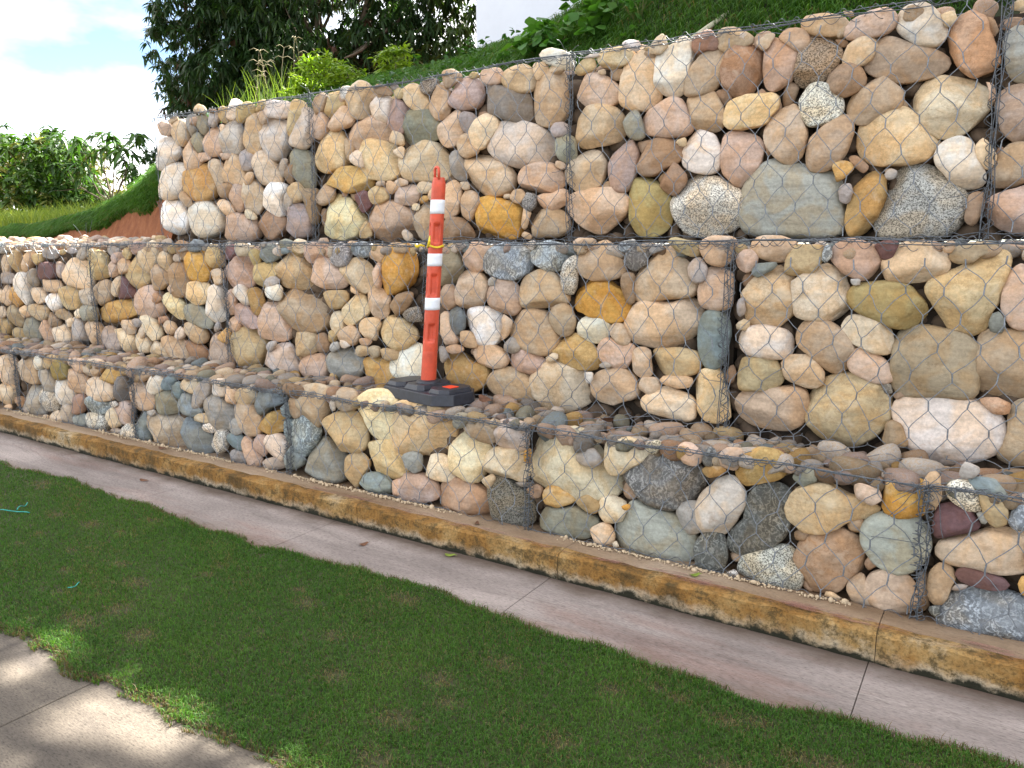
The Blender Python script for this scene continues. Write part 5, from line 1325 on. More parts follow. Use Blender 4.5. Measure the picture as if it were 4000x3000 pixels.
CW, CP = 0.146, 0.122
def warp(u, v, seed, front):
    """hexagon net coordinates to slightly pulled and sagging positions"""
    P = np.stack([u, v, 0*u], -1).reshape(-1, 3)
    a1 = fnoise(P, 1.6, seed, 2).reshape(u.shape); a2 = fnoise(P, 1.7, seed + 3, 2).reshape(u.shape); a3 = fnoise(P, 3.5, seed + 5, 2).reshape(u.shape)
    b1 = fnoise(P, 11, seed + 7, 2).reshape(u.shape); b2 = fnoise(P, 12, seed + 9, 2).reshape(u.shape)
    return u + 0.028*a1 + 0.012*b1, v + 0.026*a2 + 0.012*b2, 0.006*a3 + 0.005*b2
def hexnet(u0, u1, v0, v1, seed):
    """returns list of (polyline (k,2), radius)"""
    segs = []; r_ = np.random.default_rng(seed)
    rows = int((v1 - v0) / CP) + 2; cols = int((u1 - u0) / CW) + 2
    ou, ov = u0 - r_.uniform(0, CW), v0 - r_.uniform(0, CP)
    hh = CP * 0.30
    for a in range(rows + 1):
        for b in range(cols + 1):
            x = ou + b * CW + (a % 2) * CW / 2; z = ov + a * CP
            top = (x, z + hh); bot = (x, z - hh * 0.0)
            segs.append(([bot, top], 1.0))
            for s_ in (-1, 1):
                segs.append(([top, (x + s_ * CW / 4, z + hh + (CP - hh) / 2), (x + s_ * CW / 2, z + CP)], 0.62))
    out = []
    for p, r in segs:
        p = np.array(p)
        if p[:, 0].min() < u0 or p[:, 0].max() > u1 or p[:, 1].min() < v0 - 0.02 or p[:, 1].max() > v1 + 0.02: continue
        out.append((p, r))
    return out

def strand(p0, p1, r_, n=40, coil=0.012, turns=14, amp=0.008, fr=None):
    t = np.linspace(0, 1, n)[:, None]; p0, p1 = np.array(p0, float), np.array(p1, float)
    P = p0 + (p1 - p0) * t; d = (p1 - p0) / np.linalg.norm(p1 - p0)
    s = np.cross(d, [0, 1.0, 0]); s = s / max(np.linalg.norm(s), 1e-6); u = np.cross(d, s)
    ph = r_.uniform(0, 6.28); w = np.sin(t * r_.uniform(5, 9) + ph) * amp + np.sin(t * r_.uniform(15, 30) + ph * 2) * amp * .4
    P = P + s * w + u * w * 0.4
    if coil: P = P + coil * (s * np.cos(t * turns * 6.28 + ph) + u * np.sin(t * turns * 6.28 + ph))
    return P

RW = 0.0025
for (t, i), (e_, org, a_, b_) in baskets.items():
    r_ = np.random.default_rng(t * 131 + i * 7); seed = t * 50 + i * 11
    zb, zt = BASE[t] + 0.01, TOPZ[t] + 0.01
    paths, rads = [], []
    far = b_ < -4.8
    for p, r in hexnet(a_ + 0.015, b_ - 0.015, zb, zt, seed):
        k = 3 if len(p) == 2 else 5
        tt_ = np.linspace(0, 1, k); pp = np.stack([np.interp(tt_, np.linspace(0, 1, len(p)), p[:, c_]) for c_ in (0, 1)], 1)
        u, v, w = warp(pp[:, 0], pp[:, 1], seed, True)
        paths.append(np.stack([u - org[0], -0.013 + w * 1.8, v - org[2]], 1)); rads.append(RW * (1.25 if r == 1.0 else 0.72))
    # ledge net
    y0, y1, zl = LEDGE[t][0], LEDGE[t][1], LEDGE[t][2] + 0.03
    for p, r in hexnet(a_ + 0.015, b_ - 0.015, y0 - 0.02, y1 + 0.02, seed + 1):
        k = 3 if len(p) == 2 else 5
        tt_ = np.linspace(0, 1, k); pp = np.stack([np.interp(tt_, np.linspace(0, 1, len(p)), p[:, c_]) for c_ in (0, 1)], 1)
        u, v, w = warp(pp[:, 0], pp[:, 1], seed + 2, False)
        paths.append(np.stack([u - org[0], v - org[1], zl + w * 2.2 - org[2] + 0 * u], 1)); rads.append(RW * (1.2 if r == 1.0 else 0.72))
    V, F = polytube(paths, rads, 4 if not far else 3)
    link_mesh('wire_mesh', np_mesh('wire_mesh', V, F), M['wire'], e_)
    # selvedge wires laced along the edges
    paths, rads = [], []
    X0, X1 = a_ - org[0], b_ - org[0]; zT, zB = zt - org[2], 0.0
    for q in range(3): paths.append(strand((X0, -0.012 + 0.006*q, zT + 0.005*q), (X1, -0.012, zT - 0.004*q), r_, 70, 0.0, 0, 0.011)); rads.append(0.0024)
    paths.append(strand((X0, -0.010, zT), (X1, -0.010, zT), r_, 420, 0.012, 30, 0.010)); rads.append(0.0017)
    paths.append(strand((X0, -0.006, zT), (X1, -0.006, zT - .01), r_, 300, 0.020, 19, 0.012)); rads.append(0.0015)
    paths.append(strand((X0, -0.008, zB + .01), (X1, -0.008, zB + .012), r_, 70, 0.004, 9, 0.012)); rads.append(0.0022)
    paths.append(strand((X0, -0.008, zB + .02), (X1, -0.008, zB + .016), r_, 260, 0.012, 16, 0.010)); rads.append(0.0016)
    for side in (X0 + 0.012, X1 - 0.012):
        for q in range(2): paths.append(strand((side, -0.012 + .006*q, zB), (side + r_.normal(0, .004), -0.012, zT), r_, 40, 0.0, 0, 0.010)); rads.append(0.0023)
        paths.append(strand((side, -0.010, zB), (side, -0.010, zT), r_, 330, 0.011, 17, 0.010)); rads.append(0.0017)
    paths.append(strand((X1, -0.014, zB), (X1 - .01, -0.014, zT), r_, 330, 0.021, 13, 0.012)); rads.append(0.0016)
    # loose tails and loops at the corners
    for q in range(9):
        c0 = np.array([X0 if r_.random() < .5 else X1, -0.014, zT if r_.random() < .6 else r_.uniform(zB + .05, zT)])
        k = 12; tt_ = np.linspace(0, 1, k)[:, None]; d1, d2 = r_.normal(0, .045, 3), r_.normal(0, .06, 3); d1[1] = -abs(d1[1]) * .4; d2[1] = -abs(d2[1]) * .4
        paths.append(c0 + tt_ * d1 + (tt_ ** 2) * d2 + np.sin(tt_ * 5) * r_.normal(0, .012, 3)); rads.append(0.0014)
    V, F = polytube(paths, rads, 4)
    link_mesh('edge_wire', np_mesh('edge_wire', V, F), M['wire_dark'], e_)

# mortar crumbs and grit along the foot of the wall
N = 2600; r_ = np.random.default_rng(5)
Vb, Fb = ICO[1]; x = r_.uniform(-7.6, 1.4, N); y = 3.185 - np.abs(r_.normal(0, 0.016, N)) - 0.004; s = r_.uniform(0.002, 0.007, N) * (1 + (r_.random(N) < .06) * 1.2)
cl = fnoise(np.stack([x, 0*x, 0*x], 1), 3.0, 8); ok = cl > -0.2; x, y, s = x[ok], y[ok], s[ok]; N = len(x)
V = Vb[None] * s[:, None, None] * r_.uniform(0.6, 1.2, (N, 1, 3)) + np.stack([x, y, KH + s * 0.5], 1)[:, None]
F = (Fb[None] + (np.arange(N) * len(Vb))[:, None, None]).reshape(-1, 3)
tag(link_mesh('mortar_crumbs', np_mesh('mortar_crumbs', V.reshape(-1, 3), F, False), M['crumb']), 'pale mortar crumbs and grit strewn on the kerb along the foot of the wall', 'grit', kind='stuff')

# ------------------------------------------------------------------ orange delineator on its rubber base
TB = Vector((-2.77, 3.425, 0.703))
dl = empty('traffic_delineator', TB)
tag(dl, 'orange tubular post with three white bands on a black rubber base on the ledge', 'delineator post')
dl.rotation_euler = (0, 0, math.radians(-12))
def octo(hx, hy, ch, z0, z1, inset=0.0, cx=0.0):
    def ring(hx, hy, ch, z): return [(cx-hx+ch, -hy, z), (cx+hx-ch, -hy, z), (cx+hx, -hy+ch, z), (cx+hx, hy-ch, z), (cx+hx-ch, hy, z), (cx-hx+ch, hy, z), (cx-hx, hy-ch, z), (cx-hx, -hy+ch, z)]
    vs = ring(hx, hy, ch, z0) + ring(hx - inset, hy - inset, ch, z1)
    return vs, [tuple(range(8))[::-1], tuple(range(8, 16))] + [(i, (i+1) % 8, (i+1) % 8 + 8, i + 8) for i in range(8)]
mb = MB(); mb.add(*octo(0.31, 0.165, 0.085, -0.008, 0.055, 0.006)); mb.build('base', M['rubber'], dl, bevel=0.004)
mb = MB(); mb.add(*octo(0.09, 0.135, 0.03, 0.055, 0.084, 0.014)); mb.build('base_hub', M['rubber'], dl, bevel=0.003)
for sx in (-1, 1):
    mb = MB(); mb.add(*octo(0.086, 0.125, 0.04, 0.055, 0.079, 0.010, sx * 0.195)); mb.build('base_step', M['rubber'], dl, bevel=0.003)
mb = MB(); mb.box(0.165, 0.235, -0.035, 0.03, 0.0790, 0.0822); mb.build('base_reflector', M['orange2'], dl, bevel=0.001)
mb = MB(); mb.tube([(0, 0, 0.07), (0, 0, 0.092), (0, 0, 0.1)], [0.075, 0.07, 0.052], 24); mb.build('socket', M['rubber'], dl, smooth=False, bevel=0.002)
# tube: lean to the right by 0.09 m over its height, in the wall's plane
HT = 1.195; NA, NZ = 88, 170
lean_v = Vector((0.108, 0.02, 0))
def tube_pt(an, f, rr):
    z = 0.095 + f * HT; r = rr
    return (lean_v.x * f + r * math.cos(an), lean_v.y * f + r * math.sin(an), z)
def rad(f):
    r = 0.0445 - 0.0065 * f
    for lo, hi in ((0.0, 0.12),): pass
    if f > 0.925: r *= max(0.62, 1 - (f - 0.925) * 6)
    return r
V = []; F = []
top = 0.955
wins = [(0.235, 0.318), (0.447, 0.560 - 0.005), (0.672, 0.765)]
wins = [(0.19, 0.28), (0.41, 0.515), (0.657, 0.75)]
face_an = math.radians(-90 + 38)
for i in range(NZ + 1):
    f = i / NZ * top
    for j in range(NA):
        an = 2 * math.pi * j / NA; r = rad(f)
        for lo, hi in wins:
            for ctr, hw in ((-0.62, 0.50), (-0.62 - 1.35, 0.34), (-0.62 + 2.2, 0.40), (-0.62 + 3.6, 0.4)):
                da = abs((an - ctr + math.pi) % (2*math.pi) - math.pi)
                fa = min(max((hw - da) / 0.07, 0), 1); fz_ = min(max(min(f - lo, hi - f) / 0.012, 0), 1)
                r -= 0.016 * fa * fz_
        for lf in (0.145, 0.335, 0.355, 0.60, 0.615): r -= 0.0015 * math.exp(-((f - lf) / 0.0025) ** 2)
        V.append(tube_pt(an, f, r))
for i in range(NZ):
    for j in range(NA): F.append((i*NA + j, i*NA + (j+1) % NA, (i+1)*NA + (j+1) % NA, (i+1)*NA + j))
F.append(tuple(NZ*NA + j for j in range(NA)))
me = bpy.data.meshes.new('tube'); me.from_pydata(V, [], F); me.polygons.foreach_set('use_smooth', [len(f) == 4 for f in F]); me.update()
link_mesh('tube', me, M['orange'], dl)
for lo, hi in ((0.345, 0.403), (0.552, 0.610), (0.792, 0.855)):
    V = []; F = []
    for i in range(5):
        f = lo + (hi - lo) * i / 4
        for j in range(40): V.append(tube_pt(2*math.pi*j/40, f, rad(f) + 0.0016))
    for i in range(4):
        for j in range(40): F.append((i*40 + j, i*40 + (j+1) % 40, (i+1)*40 + (j+1) % 40, (i+1)*40 + j))
    me = np_mesh('reflective_band', V, F); o = link_mesh('reflective_band', me, M['reflect'], dl)
    sm = o.modifiers.new('solid', 'SOLIDIFY'); sm.thickness = 0.002; sm.offset = -1
mb = MB(); ty = math.radians(20)
cx_, zc_ = lean_v.x, 0.095 + HT * 0.945
path_ = [(cx_ - 0.0165, 0, zc_)] + [(cx_ - 0.0165, 0, zc_ + 0.04)] + [(cx_ + 0.0165 * math.cos(q), 0, zc_ + 0.048 + 0.0185 * math.sin(q)) for q in np.linspace(math.pi * .92, math.pi * .08, 9)] + [(cx_ + 0.0165, 0, zc_ + 0.04), (cx_ + 0.0165, 0, zc_)]
mb.tube(path_, 0.0082, 10); mb.build('handle', M['orange'], dl, smooth=True)

# yellow ribbon knotted round the tube
fz = 0.645
mb = MB()
for k in range(2):
    mb.tube([tube_pt(q, fz - 0.004 * k + 0.004 * math.sin(3*q), rad(fz) + 0.004 + 0.002*k) for q in np.linspace(0, 2*math.pi, 25)], 0.0035, 5, False)
ringo = mb.build('loop', M['yellow'])
rb = empty('ribbon', TB); rb.rotation_euler = dl.rotation_euler
tag(rb, 'torn yellow plastic ribbon knotted round the orange post below its middle band', 'ribbon')
ringo.parent = rb
def strip(name, pts, wid, mat, parent, th=0.0008):
    V = []; F = []
    for p, w in zip(pts, wid):
        V += [(p[0], p[1], p[2] - w), (p[0] + w * .3, p[1] - .003, p[2] + w)]
    F = [(2*i, 2*i+2, 2*i+3, 2*i+1) for i in range(len(pts) - 1)]
    o = link_mesh(name, np_mesh(name, V, F), mat, parent); s = o.modifiers.new('solid', 'SOLIDIFY'); s.thickness = th; return o
zz = 0.095 + HT * fz; ox = lean_v.x * fz
strip('tail', [(ox - .035, -.035, zz), (ox - .06, -.045, zz + .006), (ox - .085, -.05, zz - .004), (ox - .105, -.05, zz + .004)], [.004, .006, .008, .009], M['yellow'], rb)
strip('tail', [(ox + .005, -.050, zz), (ox + .018, -.056, zz + .012), (ox + .030, -.058, zz + .028), (ox + .042, -.058, zz + .034), (ox + .044, -.058, zz + .05)], [.005, .018, .028, .024, .006], M['yellow'], rb)

# teal strings on the lawn
def lawn_string(pts, label, r=0.0018):
    mb = MB(); mb.tube([(x, y, z) for x, y, z in pts], r, 5); return tag(mb.build('string', M['teal'], None, smooth=True), label, 'string')
lawn_string([(-4.95 + 0.02*i - (i == 0) * .2, 1.93 + .004*math.sin(i*1.3) + .0065*i, 0.045 + .003*math.sin(i)) for i in range(17)] , 'long teal plastic string lying straight on the lawn at the left edge', 0.003)
lawn_string([(-4.74 - .012*i, 2.02 + .014*i, 0.046 + .01*math.sin(i*.9)) for i in range(8)], 'short curled teal string rising from the long one on the lawn', 0.0028)
lawn_string([(-3.43 + .015*math.sin(i*.9), 1.63 + .012*i, 0.045) for i in range(6)], 'short teal string in the lawn near the sunlit walkway', 0.0022)
lawn_string([(-0.93 + .035*i, 1.62 + .018*math.sin(i*.8) - .004 * i, 0.042) for i in range(8)], 'thin teal string in the lawn at the bottom centre right', 0.0014)

# fallen leaves
def leaf(name, loc, size, mat, label, rot, lobes=1):
    mb = MB(); n = 12; pts = []
    for i in range(n):
        q = 2*math.pi*i/n; r = 1 + .18*math.sin(q*3+1)
        pts.append((size * r * math.cos(q), size * .55 * r * math.sin(q) , size * .14 * math.sin(2*q + 1) + size*.12))
    mb.add([(0, 0, size * .02)] + pts, [(0, i + 1, (i + 1) % n + 1) for i in range(n)])
    mb.tube([(size, 0, size*.1), (size*1.5, size*.1, size * .15)], size * .05, 4)
    o = mb.build(name, mat, None, smooth=True, loc=loc); o.rotation_euler = rot
    return tag(o, label, 'leaf')
leaf('leaf', (-2.255, 2.93, 0.006), 0.028, M['leaf_green'], 'yellow green fallen leaf on the path below the kerb', (0, 0, .3))
leaf('leaf', (-3.83 + 1.1, 2.80, 0.005), 0.026, M['leaf_dry'], 'dry brown leaf on the path slab left of the yellow green leaf', (0.2, 0, 1.2))
leaf('leaf', (-4.78, 2.83, 0.006), 0.030, M['leaf_dry'], 'small dark leaf on the path at the left', (0.1, .1, .2))
leaf('leaf', (-1.02, 3.09, KH + .008), 0.026, M['leaf_green'], 'small green leaf on top of the kerb in front of the banded boulder', (0, 0, .8))
leaf('leaf', (-2.20, 3.10, KH + .006), 0.022, M['leaf_dry'], 'dark brown leaf scrap on the kerb below the round brown boulder', (.2, 0, 2))
leaf('leaf', (-5.0, 3.12, KH + .006), 0.028, M['leaf_dry'], 'dark dry leaf against the wall foot at the left', (.2, 0, .2))
leaf('leaf', (-2.36, 3.40, 0.735), 0.035, M['leaf_dry'], 'dark red dry leaf upright beside the rubber base', (1.2, .3, .6))
leaf('leaf', (-1.62, 3.42, 0.70), 0.045, M['leaf_dry'], 'dark red dry leaf among the ledge pebbles right of the post', (.5, .3, 2.6))

# grey wooden pole leaning on the bank
mb = MB(); mb.tube([(-1.74, 4.42, 2.66), (-1.55, 4.9, 2.98), (-1.28, 5.5, 3.42)], [0.017, 0.016, 0.015], 8)
tag(mb.build('wooden_pole', M['wood'], None, smooth=True), 'weathered grey wooden pole leaning on the grass bank above the wall', 'pole')

# white building above the bank
bd = empty('building', (-3.6, 8.4, 3.2)); tag(bd, 'plain white rendered building standing above the grass bank', 'building')
mb = MB()
px = [-2.03, -0.62, 0.9, 2.3]
for a_, b_ in zip(px[:-1], px[1:]): 
    mb = MB(); mb.box(a_ + .004, b_ - .004, -0.4, 2.6, -0.3, 2.7); mb.build('wall_panel', M['white_wall'], bd)
mb = MB(); mb.box(px[0] + .02, px[-1] - .02, -0.385, 2.5, -0.3, 2.88); mb.build('inner_wall', M['white_wall'], bd)
mb = MB(); mb.box(px[0] - .15, px[-1] + .15, -0.6, 2.8, 2.9, 3.02); mb.build('roof_slab', M['white_wall'], bd)

# ------------------------------------------------------------------ trees and plants
def leaf_cloud(P, D, L, W, cols, droop=0.5, seed=0):
    """leaves: base P, direction D, length L, width W; 6 vertices, folded along the midrib and bending down"""
    r_ = np.random.default_rng(seed); n_ = len(P)
    D = D / np.maximum(np.linalg.norm(D, axis=1), 1e-6)[:, None]
    up = np.array([0, 0, 1.0]); S = np.cross(D, up + r_.normal(0, .35, (n_, 3))); S /= np.maximum(np.linalg.norm(S, axis=1), 1e-6)[:, None]
    dr = -up * droop * L[:, None]
    Lc, Wc = L[:, None], W[:, None]
    p0 = P; m1 = P + D * Lc * .35 + dr * .10; l1 = m1 - S * Wc * .5 + up * Wc * .12; r1 = m1 + S * Wc * .5 + up * Wc * .12
    m2 = P + D * Lc * .7 + dr * .45; l2 = m2 - S * Wc * .38; r2 = m2 + S * Wc * .38
    p5 = P + D * Lc + dr
    V = np.stack([p0, l1, r1, l2, r2, p5], 1).reshape(-1, 3); b_ = np.arange(n_) * 6
    F = np.concatenate([np.stack(q, 1) for q in ((b_, b_+2, b_+1), (b_+1, b_+2, b_+4), (b_+1, b_+4, b_+3), (b_+3, b_+4, b_+5))])
    return V, F, np.repeat(cols, 6, axis=0)

def rosettes(C, n_leaf, L, W, colA, colB, spread_down, seed, droop=0.6, new=None, newp=0.0):
    """whorls of leaves at the points C"""
    r_ = np.random.default_rng(seed); k = len(C); N_ = k * n_leaf
    P = np.repeat(C, n_leaf, axis=0) + r_.normal(0, 0.015, (N_, 3))
    an_ = r_.uniform(0, 6.28, N_); el = r_.normal(spread_down, 0.45, N_)
    D = np.stack([np.cos(an_) * np.cos(el), np.sin(an_) * np.cos(el), np.sin(el)], 1)
    t = np.clip(np.repeat(r_.random(k), n_leaf) * .6 + r_.random(N_) * .4, 0, 1)[:, None]
    cols = (np.array(colA) * (1 - t) + np.array(colB) * t) * r_.uniform(.75, 1.25, (N_, 1))
    if newp:
        nw = np.repeat(r_.random(k) < newp, n_leaf); cols[nw] = np.array(new) * r_.uniform(.7, 1.2, (nw.sum(), 1))
    Ls = L * r_.uniform(.6, 1.15, N_)
    return leaf_cloud(P, D, Ls, W * r_.uniform(.7, 1.2, N_), cols, droop, seed)

def ell_points(c, r, n, seed, shell=0.35, holes=None, zmin=None):
    r_ = np.random.default_rng(seed); q = r_.normal(size=(n * 2, 3)); q /= np.linalg.norm(q, axis=1)[:, None]
    q *= (r_.uniform(shell ** 3, 1, (n * 2, 1))) ** (1/3)
    P = q * np.array(r) + np.array(c)
    P = P + 0.10 * np.min(r) * np.stack([fnoise(P, 1.2 / np.min(r) * 2, seed + k, 2) for k in range(3)], 1)
    if holes is not None: P = P[fnoise(P, holes[0], seed + 9, 2) > holes[1]]
    if zmin is not None: P = P[P[:, 2] > zmin]
    return P[:n]

def limbs(mb, base, hubs, r0, seed, bend=0.25, mid=None):
    """main stem from base then branches to the hubs"""
    r_ = np.random.default_rng(seed); base = np.array(base, float); mid = np.array(mid if mid is not None else base + (np.mean(hubs, 0) - base) * .35)
    def curve(a, b, n=7, amp=bend):
        t = np.linspace(0, 1, n)[:, None]; d = np.linalg.norm(b - a); o = r_.normal(0, amp * d * .35, 3)
        return a + (b - a) * t + o * np.sin(t * np.pi) + r_.normal(0, .012 * d, (n, 3)) * np.sin(t * np.pi)
    mb.tube(curve(base, mid, 7, .1), list(np.linspace(r0, r0 * .75, 7)), 9)
    for h in hubs:
        c = curve(mid, np.array(h, float)); mb.tube(c, list(np.linspace(r0 * .55, r0 * .13, 7)), 7)
        for _ in range(4):
            s = c[r_.integers(2, 6)]; e2 = s + (h - mid) * .25 + r_.normal(0, .22 * np.linalg.norm(h - mid), 3)
            mb.tube(curve(s, e2, 5), list(np.linspace(r0 * .2, r0 * .05, 5)), 5)

def tree(name, label, base, mid, hubs, r0, geo, mat='leaf', cat='tree', group=None, stem='trunk', bark='bark'):
    t = empty(name, base); tag(t, label, cat, group)
    mb = MB(); limbs(mb, base, hubs, r0, len(label), mid=mid); 
    tr_ = mb.build(stem, M[bark], t, smooth=True); tr_.location = (-base[0], -base[1], -base[2])
    Vs, Fs, Cs, off = [], [], [], 0
    for V, F, C in geo: Vs.append(V); Fs.append(F + off); Cs.append(C); off += len(V)
    cr_ = link_mesh('crown' if cat == 'tree' else 'foliage', np_mesh('foliage', np.concatenate(Vs) - np.array(base), np.concatenate(Fs), False, np.concatenate(Cs)), M[mat], t)
    return t

# the big dark mango tree behind the left end of the wall
ells = [((-13.25, 10.6, 5.2), (1.75, 1.6, 2.1), 2300, (1.3, -0.9)), ((-12.9, 10.8, 7.6), (2.1, 2.0, 1.8), 1100, (1.3, -0.6)), ((-10.9, 10.6, 6.4), (1.9, 1.8, 1.5), 900, (1.5, -0.32)),
        ((-11.3, 10.5, 4.6), (2.3, 1.2, 0.85), 1000, (1.5, -0.6)), ((-9.6, 11.0, 4.75), (1.5, 1.2, 1.0), 560, (1.6, -0.35)), ((-9.4, 10.6, 6.6), (1.6, 1.6, 1.3), 480, (1.5, -0.25))]
C = np.concatenate([ell_points(c, r, n_, 60 + i, 0.25, hl) for i, (c, r, n_, hl) in enumerate(ells)])
tree('mango_tree', 'big dark mango tree with drooping leaves rising behind the left end of the wall', (-11.2, 10.8, 2.0), (-10.8, 10.7, 4.2),
     [np.array(e_[0]) for e_ in ells] + [np.array((-12.2, 10.4, 4.6)), np.array((-9.0, 10.6, 5.4))], 0.20,
     [rosettes(C, 11, 0.19, 0.042, (.014, .040, .014), (.040, .085, .024), -0.45, 3, 0.5, (.12, .06, .045), 0.03)])
# second mango tree nearer the building
ells = [((-8.1, 11.6, 5.2), (1.3, 1.2, 1.2), 600, (1.6, -0.25)), ((-8.3, 11.4, 6.9), (1.7, 1.5, 1.2), 300, (1.6, -0.3)), ((-7.0, 12.0, 5.6), (1.1, 1.2, 1.5), 480, (1.6, -0.2))]
C = np.concatenate([ell_points(c, r, n_, 160 + i, 0.2, hl) for i, (c, r, n_, hl) in enumerate(ells)])
tree('mango_tree', 'thinner dark tree with sky showing through between the big mango tree and the white building', (-7.9, 11.8, 3.0), (-8.0, 11.7, 4.6),
     [np.array(e_[0]) for e_ in ells] + [np.array((-8.9, 11.6, 5.0))], 0.16,
     [rosettes(C, 10, 0.18, 0.04, (.018, .042, .012), (.06, .10, .022), -0.4, 5, 0.5)])
# tree whose upper crown reaches over the wall outside the view and shades the lawn
ells = [((0.2, 8.0, 7.6), (1.5, 1.5, 1.1), 480, (1.2, -0.5)), ((2.2, 8.6, 7.2), (1.8, 1.6, 1.3), 420, (1.2, -0.5)), ((-0.6, 7.6, 7.6), (0.9, 0.9, 0.7), 110, (1.4, -0.2)), ((-3.5, 8.5, 7.1), (0.40, 0.35, 0.12), 34, None), ((-3.6, 8.5, 7.75), (0.25, 0.5, 0.25), 30, None), ((-2.95, 8.6, 7.75), (0.13, 0.5, 0.33), 26, None), ((-2.45, 8.6, 7.65), (0.13, 0.4, 0.35), 26, None), ((-2.05, 8.5, 7.85), (0.25, 0.4, 0.3), 30, None), ((-1.6, 8.5, 7.45), (0.18, 0.4, 0.3), 20, None)]
C = np.concatenate([ell_points(c, r, n_, 260 + i, 0.15, hl) for i, (c, r, n_, hl) in enumerate(ells)])
tree('shade_tree', 'tall tree on the bank above the right part of the wall', (1.2, 10.2, 4.2), (1.0, 9.2, 6.0),
     [np.array(e_[0]) for e_ in ells], 0.20, [rosettes(C, 11, 0.24, 0.06, (.015, .036, .013), (.05, .09, .02), -0.4, 6, 0.5)])

# left background
C = np.concatenate([ell_points((-18.6, 9.4, 3.0), (1.5, 1.2, 1.15), 420, 71, 0.3, (2.0, -0.6)), ell_points((-20.3, 9.8, 3.3), (1.3, 1.2, 1.2), 300, 72, 0.3, (2.0, -0.6)), ell_points((-17.6, 9.4, 2.3), (1.0, 1.0, .75), 260, 74, 0.3, (2.0, -0.6))])
tree('broadleaf_shrub', 'dense leafy shrub with bright tips at the left edge', (-18.8, 9.5, 1.6), (-18.8, 9.5, 2.4), [np.array(c) for c in ((-18.5, 9.4, 3.4), (-20.3, 9.8, 3.4), (-17.6, 9.4, 2.6))], 0.07,
     [rosettes(C, 12, 0.22, 0.065, (.012, .045, .010), (.08, .16, .025), -0.05, 13, 0.35, (.24, .26, .08), 0.08)], cat='shrub')
C = np.concatenate([ell_points((-29.5, 15, 4.2), (4.2, 1.5, 1.0), 420, 81, 0.3, (1.0, -0.1)), ell_points((-26.5, 14.5, 2.9), (2.4, 1.5, 1.0), 200, 82, 0.3, (1.0, 0.0))])
tree('sparse_tree', 'thin brownish green tree far behind the left shrubs', (-28.5, 15, 0.5), (-28.4, 15, 2.4), [np.array(c) for c in ((-31, 15, 4.2), (-28, 15, 4.4), (-26.4, 14.6, 3.4))], 0.14,
     [rosettes(C, 14, 0.22, 0.07, (.07, .085, .02), (.16, .14, .03), 0.1, 15, 0.3)])
# open plant of long leaves in whorls on bare stems
hubs = [(-17.0, 9.2, 3.75), (-16.45, 9.1, 3.55), (-16.0, 9.3, 3.8), (-15.5, 9.2, 3.6), (-16.2, 9.0, 3.2), (-15.1, 9.1, 3.45), (-17.2, 9.1, 3.25), (-15.4, 9.3, 3.1), (-14.95, 9.2, 3.75), (-16.7, 9.2, 3.05)]
rr_ = np.random.default_rng(9); C = np.concatenate([np.array(h)[None] + rr_.normal(0, .11, (4, 3)) for h in hubs])
tree('whorled_plant', 'open plant with long drooping leaves in whorls on bare stems against the bright sky', (-15.7, 9.2, 1.8), (-15.8, 9.2, 2.5), [np.array(h) for h in hubs[:8]], 0.035,
     [rosettes(C, 11, 0.36, 0.07, (.02, .06, .015), (.07, .16, .03), 0.0, 19, 0.55)], cat='plant')
C = np.concatenate([ell_points((-14.2, 9.6, 2.75), (.85, .8, .80), 420, 91, 0.3, (2.6, -0.6)), ell_points((-13.6, 9.6, 2.3), (.9, .8, .55), 300, 92, 0.3, (2.6, -0.6)), ell_points((-15.4, 9.8, 2.15), (.9, .6, .45), 220, 93, 0.3, (2.6, -0.6))])
tree('dark_shrub', 'rounded dark green shrub beside the left end of the top row of baskets', (-14.0, 9.6, 1.7), (-14.0, 9.6, 2.0), [np.array(c) for c in ((-14.3, 9.6, 2.9), (-13.5, 9.6, 2.4))], 0.05,
     [rosettes(C, 12, 0.12, 0.045, (.018, .055, .018), (.05, .11, .03), 0.0, 23, 0.3)], cat='shrub')

# shrubs on the bank
C = np.concatenate([ell_points((-5.80, 5.62, 3.22), (.30, .25, .20), 85, 101, 0.3), ell_points((-5.45, 5.6, 3.16), (.28, .2, .13), 50, 102, 0.3), ell_points((-6.1, 5.6, 3.08), (.2, .15, .12), 30, 103, 0.3)])
tree('bright_shrub', 'small yellow green shrub catching the sun on the bank crest left of the centre', (-5.7, 5.62, 2.98), (-5.7, 5.62, 3.08), [np.array((-5.85, 5.6, 3.32)), np.array((-5.4, 5.6, 3.2))], 0.012,
     [rosettes(C, 10, 0.085, 0.024, (.10, .20, .02), (.26, .36, .03), 0.25, 29, 0.3)], cat='shrub', stem='stem', bark='twig')
C = ell_points((-4.98, 5.75, 3.28), (.20, .15, .14), 40, 111, 0.2)
tree('bright_shrub', 'smaller yellow green sprig beside the leaning trunks on the bank crest', (-4.98, 5.75, 3.1), (-4.98, 5.75, 3.18), [np.array((-5.05, 5.75, 3.36)), np.array((-4.85, 5.75, 3.3))], 0.01,
     [rosettes(C, 10, 0.09, 0.026, (.10, .20, .02), (.26, .36, .03), 0.25, 33, 0.3)], cat='shrub', stem='stem', bark='twig')
rr_ = np.random.default_rng(77)
def weed(label, pts, L, W, seed, cA=(.035, .13, .02), cB=(.09, .20, .03), n=5, name='broadleaf_weed'):
    C = np.array(pts); base = (float(C[:, 0].mean()), float(C[:, 1].mean()) + .02, float(C[:, 2].min()) - .05)
    tree(name, label, base, np.array(base) + [0, 0, .04], [C[i] for i in range(0, len(C), max(1, len(C) // 6))], 0.006, [rosettes(C, n, L, W, cA, cB, 0.25, seed, 0.25)], cat='weed', stem='stem', bark='twig')
pts = []
